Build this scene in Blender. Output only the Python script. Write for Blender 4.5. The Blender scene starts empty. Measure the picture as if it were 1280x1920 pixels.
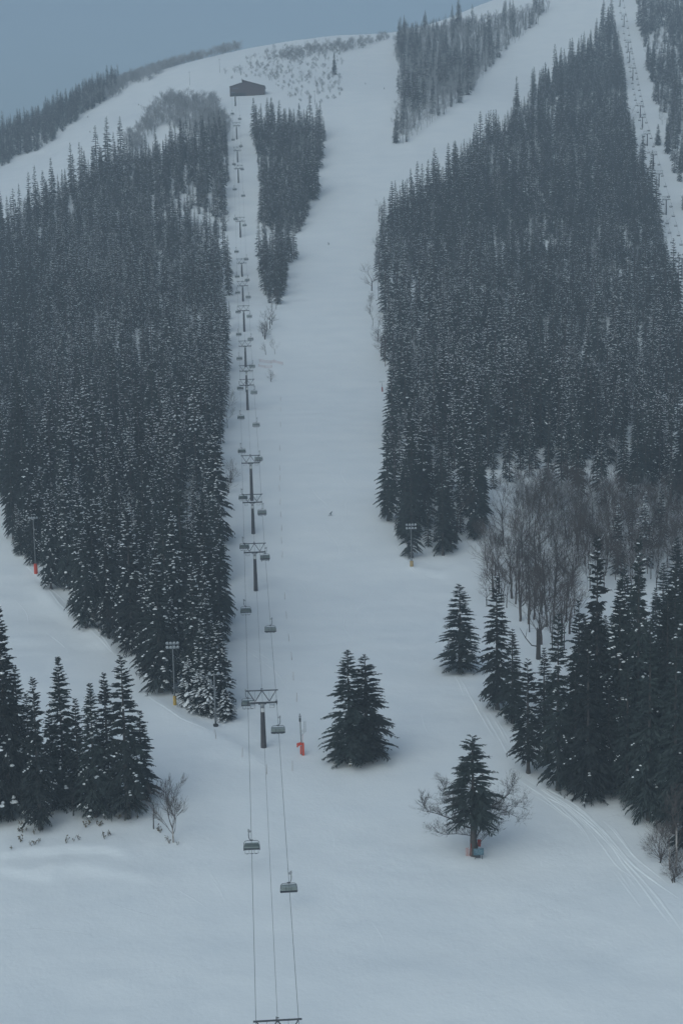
import bpy, math, random
import numpy as np
from mathutils import Vector, Matrix

R = math.radians
SC = bpy.context.scene
COL = SC.collection

# ------------------------------------------------------------------ camera
F, IW, IH = 2667.0, 1280, 1920
PITCH, ROLL = math.atan(370 / F), R(1.3)
ct, st = math.cos(PITCH), math.sin(PITCH)
FWD = np.array([0, ct, -st]); UP0 = np.array([0, st, ct]); RT0 = np.array([1.0, 0, 0])
RT = math.cos(ROLL) * RT0 - math.sin(ROLL) * UP0
UP = math.sin(ROLL) * RT0 + math.cos(ROLL) * UP0
cam_data = bpy.data.cameras.new('camera')
cam = bpy.data.objects.new('camera', cam_data); COL.objects.link(cam)
cam_data.sensor_fit = 'HORIZONTAL'; cam_data.sensor_width = 36.0; cam_data.lens = F / IW * 36.0
cam_data.clip_start = 1.0; cam_data.clip_end = 12000
cam.matrix_world = Matrix(((RT[0], UP[0], -FWD[0], 0), (RT[1], UP[1], -FWD[1], 0), (RT[2], UP[2], -FWD[2], 0), (0, 0, 0, 1)))
SC.camera = cam

# ------------------------------------------------------------------ light, sky, exposure
SUN_EL, SUN_AZ = R(40), R(212)          # azimuth clockwise from +Y: to the left and a little behind the camera
world = bpy.data.worlds.new('World'); SC.world = world; world.use_nodes = True
wn = world.node_tree; wn.nodes.clear()
w_out = wn.nodes.new('ShaderNodeOutputWorld'); w_bg = wn.nodes.new('ShaderNodeBackground')
w_sky = wn.nodes.new('ShaderNodeTexSky'); w_sky.sky_type = 'NISHITA'; w_sky.sun_disc = False
w_sky.sun_elevation = SUN_EL; w_sky.sun_rotation = SUN_AZ; w_sky.altitude = 600
w_sky.air_density = 1.0; w_sky.dust_density = 4.0; w_sky.ozone_density = 1.0
w_hs = wn.nodes.new('ShaderNodeHueSaturation'); w_hs.inputs['Saturation'].default_value = 0.80
wn.links.new(w_sky.outputs[0], w_hs.inputs['Color'])
w_tint = wn.nodes.new('ShaderNodeVectorMath'); w_tint.operation = 'MULTIPLY'; w_tint.inputs[1].default_value = (0.82, 0.965, 1.0)   # grey-blue cloud cover
wn.links.new(w_hs.outputs[0], w_tint.inputs[0]); wn.links.new(w_tint.outputs[0], w_bg.inputs[0]); wn.links.new(w_bg.outputs[0], w_out.inputs[0])
w_bg.inputs[1].default_value = 0.112
sun_d = bpy.data.lights.new('sun', 'SUN'); sun_d.energy = 1.19; sun_d.angle = R(85); sun_d.color = (0.835, 0.955, 0.98)
sun = bpy.data.objects.new('sun', sun_d); COL.objects.link(sun)
_sd = Vector((math.sin(SUN_AZ) * math.cos(SUN_EL), math.cos(SUN_AZ) * math.cos(SUN_EL), math.sin(SUN_EL)))
sun.rotation_euler = _sd.to_track_quat('Z', 'Y').to_euler()
SC.view_settings.view_transform = 'Standard'; SC.view_settings.look = 'None'
SC.view_settings.exposure = 0.02; SC.view_settings.gamma = 1.0
HAZE_DENSITY, HAZE_COLOR = 0.00043, (0.475, 0.552, 0.622)
try:
    SC.cycles.use_denoising = True
    SC.cycles.max_bounces = 5; SC.cycles.diffuse_bounces = 3; SC.cycles.volume_bounces = 2
    SC.cycles.transparent_max_bounces = 8
except Exception:
    pass

# ------------------------------------------------------------------ projection helpers
def project(P):
    P = np.asarray(P, float)
    d = P @ FWD
    return IW / 2 + F * (P @ RT) / d, IH / 2 - F * (P @ UP) / d

def ray(px, py):
    return FWD + (px - IW / 2) / F * RT + (IH / 2 - py) / F * UP

def at(px, py, Y):
    d = ray(px, py)
    return d * (Y / d[1])

# ------------------------------------------------------------------ terrain
PROFILE = [(-400, -119), (0, -115), (100, -110), (150, -104)]
BASES = [(521, 2040, 176), (494, 1397, 275), (480, 1117, 390), (475, 1000, 436), (471, 933, 468), (464, 767, 601),
         (462, 737, 640), (461, 692, 689), (457, 618, 745), (456, 564, 805), (454, 520, 865), (452, 445, 950),
         (448, 343, 1050), (446, 305, 1100), (444, 261, 1160), (441, 193, 1250)]
for b in BASES[1:]:
    PROFILE.append((b[2], at(*b)[2]))
PROFILE += [(1350, 225), (1450, 262), (1550, 293), (1640, 315), (1720, 326), (1800, 324), (2000, 285), (2500, 150), (4200, -40)]
_py = np.arange(-400, 4201, 4.0)
_pz = np.interp(_py, [p[0] for p in PROFILE], [p[1] for p in PROFILE])
_k = np.exp(-0.5 * (np.arange(-12, 13) / 5.0) ** 2); _k /= _k.sum()
_pz = np.convolve(np.pad(_pz, 12, mode='edge'), _k, mode='valid')

def z_main(Y):
    return np.interp(Y, _py, _pz)

CTRL = [(0, 258, 1400), (0, 330, 1240), (100, 218, 1480), (100, 285, 1320), (200, 168, 1540), (200, 215, 1420),
        (300, 132, 1590), (300, 160, 1490), (400, 104, 1620), (400, 140, 1470), (640, 68, 1680), (740, 62, 1700),
        (850, 34, 1800), (850, 150, 1395), (1000, -6, 1900), (1000, 100, 1510), (1150, 50, 1560), (1280, 20, 1600),
        (1280, 150, 1340), (1280, 300, 1090), (1150, 200, 1240), (1280, -130, 1950), (1120, -60, 1950)]
cp = [tuple(at(*c)) for c in CTRL]
for c, dz in ((CTRL[0], -34), (CTRL[2], -34), (CTRL[4], -30), (CTRL[6], -26), (CTRL[8], -20)):
    p = at(*c); cp.append((p[0] - 60, p[1] + 110, p[2] + dz))
for px in (640, 740, 850, 1000):
    c = [q for q in CTRL if q[0] == px][0] if px != 850 else (850, 34, 1800)
    p = at(*c); cp.append((p[0], p[1] + 150, p[2] - 22))
for Y in (120, 180, 250, 330, 420, 520, 640, 780, 930):
    for s in (-0.34, -0.17, 0, 0.17, 0.34):
        cp.append((s * Y, Y, float(z_main(Y))))
for Y in (1050, 1150, 1250):
    for px in (330, 450, 600, 760):
        q = at(px, 500, Y); cp.append((q[0], Y, float(z_main(Y))))
cp += [(-700, 1200, 70.0), (-800, 1700, 120.0), (700, 1200, 230.0), (800, 1900, 480.0), (0, 2500, 150.0), (-900, 2500, 60.0), (900, 2600, 300.0),
       (-600, 500, -70.0), (600, 500, -40.0), (-500, 0, -118.0), (500, 0, -112.0)]
CP = np.array(cp)
res = CP[:, 2] - z_main(CP[:, 1])

def _phi(a, b):
    r2 = ((a[:, None, 0] - b[None, :, 0]) / 150) ** 2 + ((a[:, None, 1] - b[None, :, 1]) / 150) ** 2
    return 0.5 * r2 * np.log(r2 + 1e-9)
_n = len(CP)
_A = np.zeros((_n + 3, _n + 3)); _A[:_n, :_n] = _phi(CP, CP) + 0.004 * np.eye(_n)
_A[:_n, _n] = 1; _A[:_n, _n + 1:] = CP[:, :2] / 1000; _A[_n:, :_n] = _A[:_n, _n:].T
_w = np.linalg.solve(_A, np.concatenate([res, np.zeros(3)]))

def _vnoise(x, y, seed):
    xi = np.floor(x).astype(np.int64); yi = np.floor(y).astype(np.int64); fx = x - xi; fy = y - yi
    fx = fx * fx * (3 - 2 * fx); fy = fy * fy * (3 - 2 * fy)
    def h(a, b):
        n = (a * 374761393 + b * 668265263 + seed * 974711) & 0x7fffffff
        n = ((n ^ (n >> 13)) * 1274126177) & 0x7fffffff
        return ((n ^ (n >> 16)) & 0xffff) / 65535.0
    return (h(xi, yi) * (1 - fx) + h(xi + 1, yi) * fx) * (1 - fy) + (h(xi, yi + 1) * (1 - fx) + h(xi + 1, yi + 1) * fx) * fy - 0.5

RIDGES = []        # (polyline N x 2, height, half width up, half width down) wind-drift crests and banks in the snow

def terrain(X, Y):
    X = np.asarray(X, float); Y = np.asarray(Y, float)
    shp = np.broadcast(X, Y).shape
    x = np.broadcast_to(X, shp).ravel(); y = np.broadcast_to(Y, shp).ravel()
    z = z_main(y)
    q = np.stack([x, y], 1); out = np.empty(len(q))
    for i in range(0, len(q), 20000):
        a = q[i:i + 20000]
        out[i:i + 20000] = _phi(a, CP) @ _w[:_n] + _w[_n] + (a / 1000) @ _w[_n + 1:]
    far = np.clip(1 - (np.abs(x) - 900) / 600, 0, 1) * np.clip(1 - (y - 2300) / 500, 0, 1) * np.clip((y + 200) / 200, 0, 1)
    z = z + out * far
    z = z + 1.5 * _vnoise(x / 70, y / 60, 3) * np.clip(y / 700, 0.25, 1.5) + 0.45 * _vnoise(x / 24, y / 15, 5) + 0.28 * _vnoise(x / 9, y / 5.5, 7) + 0.10 * _vnoise(x / 4.2, y / 2.8, 13)
    for line, h, wu, wd in RIDGES:
        lo = line.min(0) - 14; hi = line.max(0) + 14
        m = np.where((x > lo[0]) & (x < hi[0]) & (y > lo[1]) & (y < hi[1]))[0]
        if not len(m):
            continue
        best = np.full(len(m), 1e9); side = np.zeros(len(m)); tt = np.zeros(len(m)); L = len(line) - 1
        for k in range(L):
            a, b = line[k], line[k + 1]; ab = b - a
            t = np.clip(((x[m] - a[0]) * ab[0] + (y[m] - a[1]) * ab[1]) / (ab @ ab), 0, 1)
            dx = x[m] - a[0] - t * ab[0]; dy = y[m] - a[1] - t * ab[1]
            d = np.hypot(dx, dy); s = np.sign(ab[0] * dy - ab[1] * dx); c = d < best
            best[c] = d[c]; side[c] = s[c]; tt[c] = (k + t[c]) / L
        w = np.where(side > 0, wu, wd)
        z[m] += h * np.exp(-(best / w) ** 1.6) * np.clip(np.minimum(tt, 1 - tt) * 6, 0, 1)
    z = np.maximum(z, -125)
    return z.reshape(shp) if shp else float(z[0])

def tz(x, y):
    return float(terrain(np.array([x]), np.array([y]))[0])

def hit(px, py, y0=140.0, y1=2100.0):
    """the point of the ground that is seen in this direction"""
    d = ray(px, py); Ys = np.concatenate([np.arange(y0, 600, 2.0), np.arange(600, y1, 4.0)])
    t = Ys / d[1]; gap = d[2] * t - terrain(d[0] * t, Ys)
    k = np.where(gap < 0)[0]
    if not len(k) or k[0] == 0:
        i = int(np.argmin(np.abs(gap))); return np.array([d[0] * t[i], Ys[i], tz(d[0] * t[i], Ys[i])])
    a, b = Ys[k[0] - 1], Ys[k[0]]; ga, gb = gap[k[0] - 1], gap[k[0]]
    Yh = a + (b - a) * ga / (ga - gb); th = Yh / d[1]
    return np.array([d[0] * th, Yh, tz(d[0] * th, Yh)])

def height_to(P, py_top):
    """height above P at which a vertical thing standing there reaches the row py_top"""
    lo, hi = 0.0, 80.0
    for _ in range(40):
        m = (lo + hi) / 2
        if project(P + np.array([0, 0, m]))[1] > py_top: lo = m
        else: hi = m
    return lo

def world_line(pts):
    return np.array([hit(*p)[:2] for p in pts])

_r = []
_r.append((world_line([(-40, 1612), (40, 1602), (130, 1595), (200, 1596), (260, 1610)]), 0.6, 6.0, 0.8))
_r.append((world_line([(-30, 1628), (60, 1640), (110, 1650)]), 0.4, 5.0, 0.8))
_r.append((world_line([(60, 1632), (150, 1626), (230, 1640), (300, 1655)]), 0.3, 5.0, 0.9))
_r.append((world_line([(60, 1085), (110, 1140), (170, 1180), (220, 1230)]), 0.8, 2.2, 3.2))
_r.append((world_line([(270, 1298), (330, 1345), (390, 1375), (440, 1400), (500, 1440)]), 0.6, 2.0, 3.5))
_r.append((world_line([(745, 1020), (775, 1068), (830, 1075), (890, 1045)]), 0.5, 2.0, 3.0))
RIDGES += _r

# ------------------------------------------------------------------ materials
def mat(name, color, rough=0.7, noise=0.0, nscale=3.0, metal=0.0, bump=0.0, spread=0.0):
    m = bpy.data.materials.new(name); m.use_nodes = True
    nt = m.node_tree; b = nt.nodes['Principled BSDF']
    b.inputs['Base Color'].default_value = (*color, 1); b.inputs['Roughness'].default_value = rough; b.inputs['Metallic'].default_value = metal
    if noise or bump:
        tc = nt.nodes.new('ShaderNodeTexCoord'); n = nt.nodes.new('ShaderNodeTexNoise')
        n.inputs['Scale'].default_value = nscale; n.inputs['Detail'].default_value = 4
        nt.links.new(tc.outputs['Object'], n.inputs['Vector'])
        if noise:
            r = nt.nodes.new('ShaderNodeValToRGB'); r.color_ramp.elements[0].position = 0.3; r.color_ramp.elements[1].position = 0.7
            r.color_ramp.elements[0].color = (*[c * (1 - noise) for c in color], 1); r.color_ramp.elements[1].color = (*[min(1, c * (1 + noise)) for c in color], 1)
            nt.links.new(n.outputs['Fac'], r.inputs['Fac']); last = r.outputs['Color']
            if spread:
                oi = nt.nodes.new('ShaderNodeObjectInfo'); mr = nt.nodes.new('ShaderNodeMapRange')
                mr.inputs['To Min'].default_value = 1 - spread; mr.inputs['To Max'].default_value = 1 + spread
                nt.links.new(oi.outputs['Random'], mr.inputs['Value'])
                mx = nt.nodes.new('ShaderNodeVectorMath'); mx.operation = 'SCALE'
                nt.links.new(last, mx.inputs[0]); nt.links.new(mr.outputs[0], mx.inputs['Scale']); last = mx.outputs[0]
            nt.links.new(last, b.inputs['Base Color'])
        if bump:
            bp = nt.nodes.new('ShaderNodeBump'); bp.inputs['Strength'].default_value = bump; bp.inputs['Distance'].default_value = 0.1
            nt.links.new(n.outputs['Fac'], bp.inputs['Height']); nt.links.new(bp.outputs[0], b.inputs['Normal'])
    return m

def ground_mat():
    m = bpy.data.materials.new('packed_snow'); m.use_nodes = True
    nt = m.node_tree; b = nt.nodes['Principled BSDF']; L = nt.links
    b.inputs['Roughness'].default_value = 0.65; b.inputs['Specular IOR Level'].default_value = 0.25
    g = nt.nodes.new('ShaderNodeNewGeometry')
    def noise(scale, sx, sy, detail=4):
        mp = nt.nodes.new('ShaderNodeMapping'); mp.inputs['Scale'].default_value = (sx, sy, sy)
        n = nt.nodes.new('ShaderNodeTexNoise'); n.inputs['Scale'].default_value = scale; n.inputs['Detail'].default_value = detail
        L.new(g.outputs['Position'], mp.inputs['Vector']); L.new(mp.outputs[0], n.inputs['Vector']); return n
    n1 = noise(0.35, 1, 1); n2 = noise(0.06, 1, 1.8); n3 = noise(1.6, 1, 1, 6)
    r = nt.nodes.new('ShaderNodeValToRGB')
    r.color_ramp.elements[0].position = 0.3; r.color_ramp.elements[0].color = (0.765, 0.785, 0.80, 1)
    r.color_ramp.elements[1].position = 0.7; r.color_ramp.elements[1].color = (0.82, 0.83, 0.835, 1)
    L.new(n2.outputs['Fac'], r.inputs['Fac']); L.new(r.outputs[0], b.inputs['Base Color'])
    a = nt.nodes.new('ShaderNodeMath'); a.operation = 'MULTIPLY_ADD'; a.inputs[1].default_value = 0.45
    L.new(n3.outputs['Fac'], a.inputs[0]); L.new(n1.outputs['Fac'], a.inputs[2])
    bp = nt.nodes.new('ShaderNodeBump'); bp.inputs['Strength'].default_value = 0.3; bp.inputs['Distance'].default_value = 0.35
    L.new(a.outputs[0], bp.inputs['Height']); L.new(bp.outputs[0], b.inputs['Normal'])
    return m

M = dict(
    ground=ground_mat(),
    snow=mat('settled_snow', (0.82, 0.83, 0.84), 0.6),
    needles=mat('fir_needles', (0.017, 0.025, 0.023), 0.8, 0.35, 0.6, spread=0.55),
    fbark=mat('fir_bark', (0.075, 0.065, 0.06), 0.9, 0.3, 2.0),
    bark=mat('grey_brown_bark', (0.068, 0.052, 0.046), 0.9, 0.3, 2.0, spread=0.35),
    oak=mat('dark_oak_bark', (0.05, 0.043, 0.04), 0.9, 0.3, 2.0),
    frost_haze=mat('frosted_hazed_bark', (0.33, 0.335, 0.345), 0.9, 0.3, 2.0, spread=0.25),  # pale for rime, with the summit haze fade also put into the colour
    birch=mat('pale_birch_bark', (0.34, 0.31, 0.29), 0.8, 0.35, 1.5),
    steel=mat('dark_steel', (0.045, 0.05, 0.058), 0.55, 0.2, 2.0),
    polesteel=mat('weathered_pole_steel', (0.055, 0.05, 0.055), 0.6, 0.25, 1.0),
    galv=mat('galvanised_steel', (0.30, 0.31, 0.32), 0.5, 0.2, 3.0),
    mast=mat('grey_mast_steel', (0.17, 0.18, 0.19), 0.6, 0.2, 3.0),
    cable=mat('steel_cable', (0.05, 0.055, 0.06), 0.5),
    white=mat('white_plate', (0.7, 0.7, 0.7), 0.5),
    rubber=mat('black_rubber', (0.03, 0.03, 0.033), 0.8),
    seat=mat('dark_seat_vinyl', (0.035, 0.04, 0.05), 0.6),
    back=mat('grey_green_panel', (0.20, 0.235, 0.225), 0.6),
    orange=mat('red_orange_padding', (0.55, 0.06, 0.03), 0.7, 0.15, 3.0),
    net=mat('faded_orange_net', (0.55, 0.24, 0.20), 0.8),
    dullred=mat('dull_red_padding', (0.26, 0.035, 0.03), 0.8, 0.2, 3.0),
    yellow=mat('yellow_padding', (0.50, 0.32, 0.06), 0.7, 0.2, 3.0),
    tan=mat('tan_wrap', (0.42, 0.30, 0.14), 0.8, 0.2, 3.0),
    lamp=mat('lamp_housing', (0.42, 0.44, 0.46), 0.35, 0.1, 5.0),
    bamboo=mat('weathered_bamboo', (0.22, 0.13, 0.09), 0.8, 0.2, 8.0),
    brown=mat('dark_brown_cladding', (0.075, 0.05, 0.05), 0.8, 0.2, 0.6),
    opening=mat('dark_interior', (0.02, 0.02, 0.024), 0.9),
    glassdark=mat('grey_window_glass', (0.12, 0.14, 0.16), 0.2),
    teal=mat('teal_sign_board', (0.06, 0.13, 0.17), 0.5, 0.2, 2.0),
    signink=mat('pale_sign_ink', (0.30, 0.37, 0.40), 0.6),
    weed=mat('dry_brown_leaves', (0.10, 0.075, 0.04), 0.9, 0.3, 6.0),
    suit=mat('dark_ski_suit', (0.03, 0.04, 0.06), 0.8), suit2=mat('red_ski_jacket', (0.12, 0.03, 0.035), 0.8),
    skin=mat('skin', (0.45, 0.29, 0.22), 0.6), helmet=mat('black_helmet', (0.03, 0.03, 0.035), 0.4),
    ski=mat('ski_topsheet', (0.06, 0.07, 0.09), 0.4),
)

def shield_mat():
    m = bpy.data.materials.new('smoky_shield'); m.use_nodes = True
    nt = m.node_tree; b = nt.nodes['Principled BSDF']; out = nt.nodes['Material Output']
    b.inputs['Base Color'].default_value = (0.13, 0.16, 0.155, 1); b.inputs['Roughness'].default_value = 0.15
    t = nt.nodes.new('ShaderNodeBsdfTransparent'); t.inputs[0].default_value = (0.62, 0.68, 0.67, 1)
    mx = nt.nodes.new('ShaderNodeMixShader'); mx.inputs[0].default_value = 0.5
    nt.links.new(t.outputs[0], mx.inputs[1]); nt.links.new(b.outputs[0], mx.inputs[2]); nt.links.new(mx.outputs[0], out.inputs[0])
    return m
M['shield'] = shield_mat()

# ------------------------------------------------------------------ mesh helpers
class MB:
    def __init__(s): s.v, s.f, s.m = [], [], []
    def add(s, vs, fs, mi=0):
        o = len(s.v); s.v += [tuple(p) for p in vs]; s.f += [tuple(i + o for i in f) for f in fs]; s.m += [mi] * len(fs)
    def box(s, c, d, mi=0, rot=None, taper=1.0):
        c = Vector(c); vs = []
        for z in (-1, 1):
            k = taper if z > 0 else 1
            for x, y in ((-1, -1), (1, -1), (1, 1), (-1, 1)):
                p = Vector((x * d[0] / 2 * k, y * d[1] / 2 * k, z * d[2] / 2))
                if rot is not None: p = rot @ p
                vs.append(c + p)
        s.add(vs, [(3, 2, 1, 0), (4, 5, 6, 7), (0, 1, 5, 4), (1, 2, 6, 5), (2, 3, 7, 6), (3, 0, 4, 7)], mi)
    def tube(s, pts, rad, n=6, mi=0, cap=True):
        pts = [Vector(p) for p in pts]
        if not hasattr(rad, '__len__'): rad = [rad] * len(pts)
        vs, prev = [], None
        for i, p in enumerate(pts):
            t = (pts[min(i + 1, len(pts) - 1)] - pts[max(i - 1, 0)]).normalized()
            a = t.cross(Vector((0, 0, 1)) if abs(t.z) < 0.95 else Vector((1, 0, 0))).normalized() if prev is None else (prev - t * prev.dot(t)).normalized()
            prev = a; b = t.cross(a)
            for k in range(n):
                w = 2 * math.pi * k / n; vs.append(p + (a * math.cos(w) + b * math.sin(w)) * rad[i])
        fs = []
        for i in range(len(pts) - 1):
            for k in range(n):
                fs.append((i * n + k, i * n + (k + 1) % n, (i + 1) * n + (k + 1) % n, (i + 1) * n + k))
        if cap:
            fs.append(tuple(reversed(range(n)))); fs.append(tuple((len(pts) - 1) * n + k for k in range(n)))
        s.add(vs, fs, mi)
    def mesh(s, name, mats, smooth=False):
        me = bpy.data.meshes.new(name); me.from_pydata(s.v, [], s.f)
        for m_ in (mats if isinstance(mats, (list, tuple)) else [mats]): me.materials.append(m_)
        if any(s.m): me.polygons.foreach_set('material_index', s.m)
        if smooth: me.polygons.foreach_set('use_smooth', [True] * len(s.f))
        me.update(); return me

def obj(name, me, parent=None, loc=None, rotz=0.0, scale=None):
    o = bpy.data.objects.new(name, me); COL.objects.link(o)
    if parent is not None: o.parent = parent
    if loc is not None: o.location = loc
    if rotz: o.rotation_euler = (0, 0, rotz)
    if scale is not None: o.scale = scale
    return o

def tag(o, label, cat, group=None):
    o['label'] = label; o['category'] = cat
    if group: o['group'] = group
    return o

def thing(name, label, cat, loc=(0, 0, 0), rotz=0.0, group=None, scale=None):
    return tag(obj(name, None, None, loc, rotz, scale), label, cat, group)

ORD = ['first', 'second', 'third', 'fourth', 'fifth', 'sixth', 'seventh', 'eighth', 'ninth', 'tenth', 'eleventh', 'twelfth', 'thirteenth',
       'fourteenth', 'fifteenth', 'sixteenth', 'seventeenth', 'eighteenth', 'nineteenth', 'twentieth']
def ordinal(i):
    if i < 20: return ORD[i]
    n = i + 1; return f"{n}{'th' if 10 < n % 100 < 14 else {1: 'st', 2: 'nd', 3: 'rd'}.get(n % 10, 'th')}"

# ------------------------------------------------------------------ the ground: one sheet to the horizon
def build_ground():
    u_in = np.arange(-0.25, 0.2501, 0.0012)
    u_out = np.array([0.26, 0.28, 0.31, 0.36, 0.43, 0.55, 0.8, 1.3, 2.2, 4.0])
    u = np.concatenate([-u_out[::-1], u_in, u_out])
    Ys = [-400, -200, -50, 40, 90, 120]
    y = 138.0
    while y < 2000: Ys.append(y); y += max(0.8, 0.0042 * y)
    Ys += [2050, 2120, 2200, 2400, 2700, 3100, 3600, 4100]
    Y = np.array(Ys); W = np.maximum(Y, 0) + 200
    X = u[None, :] * W[:, None]; YY = np.broadcast_to(Y[:, None], X.shape)
    Z = terrain(X, YY)
    nr, nc = X.shape
    co = np.stack([X, YY, Z], -1).reshape(-1, 3)
    i = np.arange(nr - 1)[:, None] * nc + np.arange(nc - 1)[None, :]
    quads = np.stack([i, i + 1, i + nc + 1, i + nc], -1).reshape(-1, 4)
    me = bpy.data.meshes.new('snow_ground')
    me.vertices.add(len(co)); me.vertices.foreach_set('co', co.ravel())
    me.loops.add(quads.size); me.loops.foreach_set('vertex_index', quads.ravel())
    me.polygons.add(len(quads)); me.polygons.foreach_set('loop_start', np.arange(0, quads.size, 4)); me.polygons.foreach_set('loop_total', np.full(len(quads), 4))
    me.polygons.foreach_set('use_smooth', np.ones(len(quads), bool))
    me.materials.append(M['ground']); me.update(calc_edges=True); me.validate()
    o = obj('ground', me); o['kind'] = 'structure'; o['label'] = 'snow covered mountainside and ski runs'
build_ground()

def ski_track(pixel_pts, width=0.22, h=0.10, seed=0):
    """two low ridges of thrown-up snow along a ski track lying on the ground"""
    rnd = random.Random(seed)
    ctrl = world_line(pixel_pts); pts = []
    for k in range(len(ctrl) - 1):
        n = max(2, int(np.linalg.norm(ctrl[k + 1] - ctrl[k]) / 1.2))
        for j in range(n): pts.append(ctrl[k] + (ctrl[k + 1] - ctrl[k]) * j / n)
    pts = np.array(pts + [ctrl[-1]])
    for _ in range(4): pts[1:-1] = (pts[:-2] + 2 * pts[1:-1] + pts[2:]) / 4
    zz = terrain(pts[:, 0], pts[:, 1]); mb = MB(); vs, fs = [], []
    for i in range(len(pts)):
        t = pts[min(i + 1, len(pts) - 1)] - pts[max(i - 1, 0)]; t = t / np.linalg.norm(t); nrm = np.array([-t[1], t[0]])
        e = min(1.0, min(i, len(pts) - 1 - i) / 6.0)
        hh = h * e * rnd.uniform(0.55, 1.2)
        for off, dz in ((-2.4, -0.03), (-1, hh), (1.6, -0.03)):
            p = pts[i] + nrm * width * off; vs.append((p[0], p[1], zz[i] + dz))
    for i in range(len(pts) - 1):
        a, b = i * 3, i * 3 + 3
        fs += [(a, a + 1, b + 1, b), (a + 1, a + 2, b + 2, b + 1)]
    mb.add(vs, fs)
    o = obj('ski_track_path', mb.mesh('ski_track_path', M['ground'], True)); o['kind'] = 'structure'; o['label'] = 'ski track pressed into the snow'
TRACKS = [
    [(968, 1440), (1010, 1470), (1050, 1492), (1080, 1508), (1112, 1538), (1140, 1565), (1175, 1610), (1210, 1640), (1245, 1665), (1290, 1695)],
    [(975, 1448), (1020, 1480), (1060, 1505), (1095, 1530), (1130, 1562), (1160, 1605), (1195, 1650), (1225, 1690), (1262, 1740)],
    [(990, 1462), (1030, 1490), (1075, 1520), (1118, 1556), (1150, 1590), (1190, 1632), (1240, 1690), (1290, 1760)],
    [(1000, 1475), (1045, 1515), (1085, 1545), (1105, 1575)], [(1040, 1500), (1075, 1535), (1100, 1560), (1112, 1588)],
    [(1160, 1632), (1175, 1655), (1192, 1680)], [(1150, 1630), (1168, 1655), (1210, 1710)], [(1168, 1630), (1190, 1660), (1205, 1680)],
    [(1120, 1540), (1150, 1528), (1180, 1523)],
    [(850, 1262), (858, 1275), (866, 1290), (872, 1310)], [(860, 1268), (872, 1285), (885, 1310), (905, 1345), (930, 1390)],
    [(905, 1330), (925, 1365), (945, 1400), (965, 1435)], [(915, 1330), (940, 1370), (960, 1410)], [(930, 1345), (955, 1385), (975, 1430)],
    [(40, 1050), (75, 1085), (110, 1130), (160, 1170), (200, 1210), (225, 1235)], [(60, 1060), (90, 1100), (130, 1135), (185, 1185), (215, 1225)],
    [(10, 970), (30, 1010), (45, 1055)], [(255, 1285), (300, 1320), (350, 1352), (400, 1372)],
    [(440, 1205), (480, 1230), (520, 1260), (540, 1290)], [(430, 1190), (475, 1218), (520, 1245)],
    [(430, 960), (442, 975), (444, 995), (436, 1010)], [(480, 1425), (505, 1440), (520, 1450)],
    [(750, 1040), (775, 1072), (810, 1085)], [(735, 1010), (755, 1045), (790, 1080)],
    [(395, 1635), (405, 1650), (415, 1665)], [(400, 1650), (420, 1675), (425, 1700)],
]
for i, t in enumerate(TRACKS): ski_track(t, 0.17, 0.17 if i < 9 else 0.13, i)
_rt = random.Random(5)
MAIN = TRACKS[0]
for i in range(16):                     # many skiers have come down the same way, each a little to the side
    a = _rt.randint(0, 5); b = min(len(MAIN), a + _rt.randint(3, 5)); o = _rt.gauss(-6, 13)
    ski_track([(x + o + _rt.gauss(0, 2.5), y + o * -0.35 + _rt.gauss(0, 2.5)) for x, y in MAIN[a:b]], _rt.uniform(.1, .16), _rt.uniform(.09, .16), 60 + i)
for i, (x, y, dx, dy) in enumerate([(560, 760, 20, 60), (600, 820, -16, 50), (640, 860, 14, 56), (585, 905, 30, 50), (660, 930, -24, 52), (610, 985, 30, 60), (560, 1090, 26, 44), (700, 1100, -34, 60), (640, 1150, 22, 50),
                                    (200, 1690, 90, 30), (330, 1660, 60, 46), (700, 1720, 26, 70), (60, 1740, 120, 14), (620, 1560, 14, 50), (780, 1330, 40, 60), (585, 620, -10, 40), (650, 560, 10, 40), (90, 1180, 40, 50), (30, 1120, 30, 60), (150, 1250, 50, 30)]):
    pts_ = [(x + dx * f + 7 * math.sin(5 * f + i), y + dy * f) for f in (0, .25, .5, .75, 1)]
    ski_track(pts_, .14, .08, 90 + i)

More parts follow.
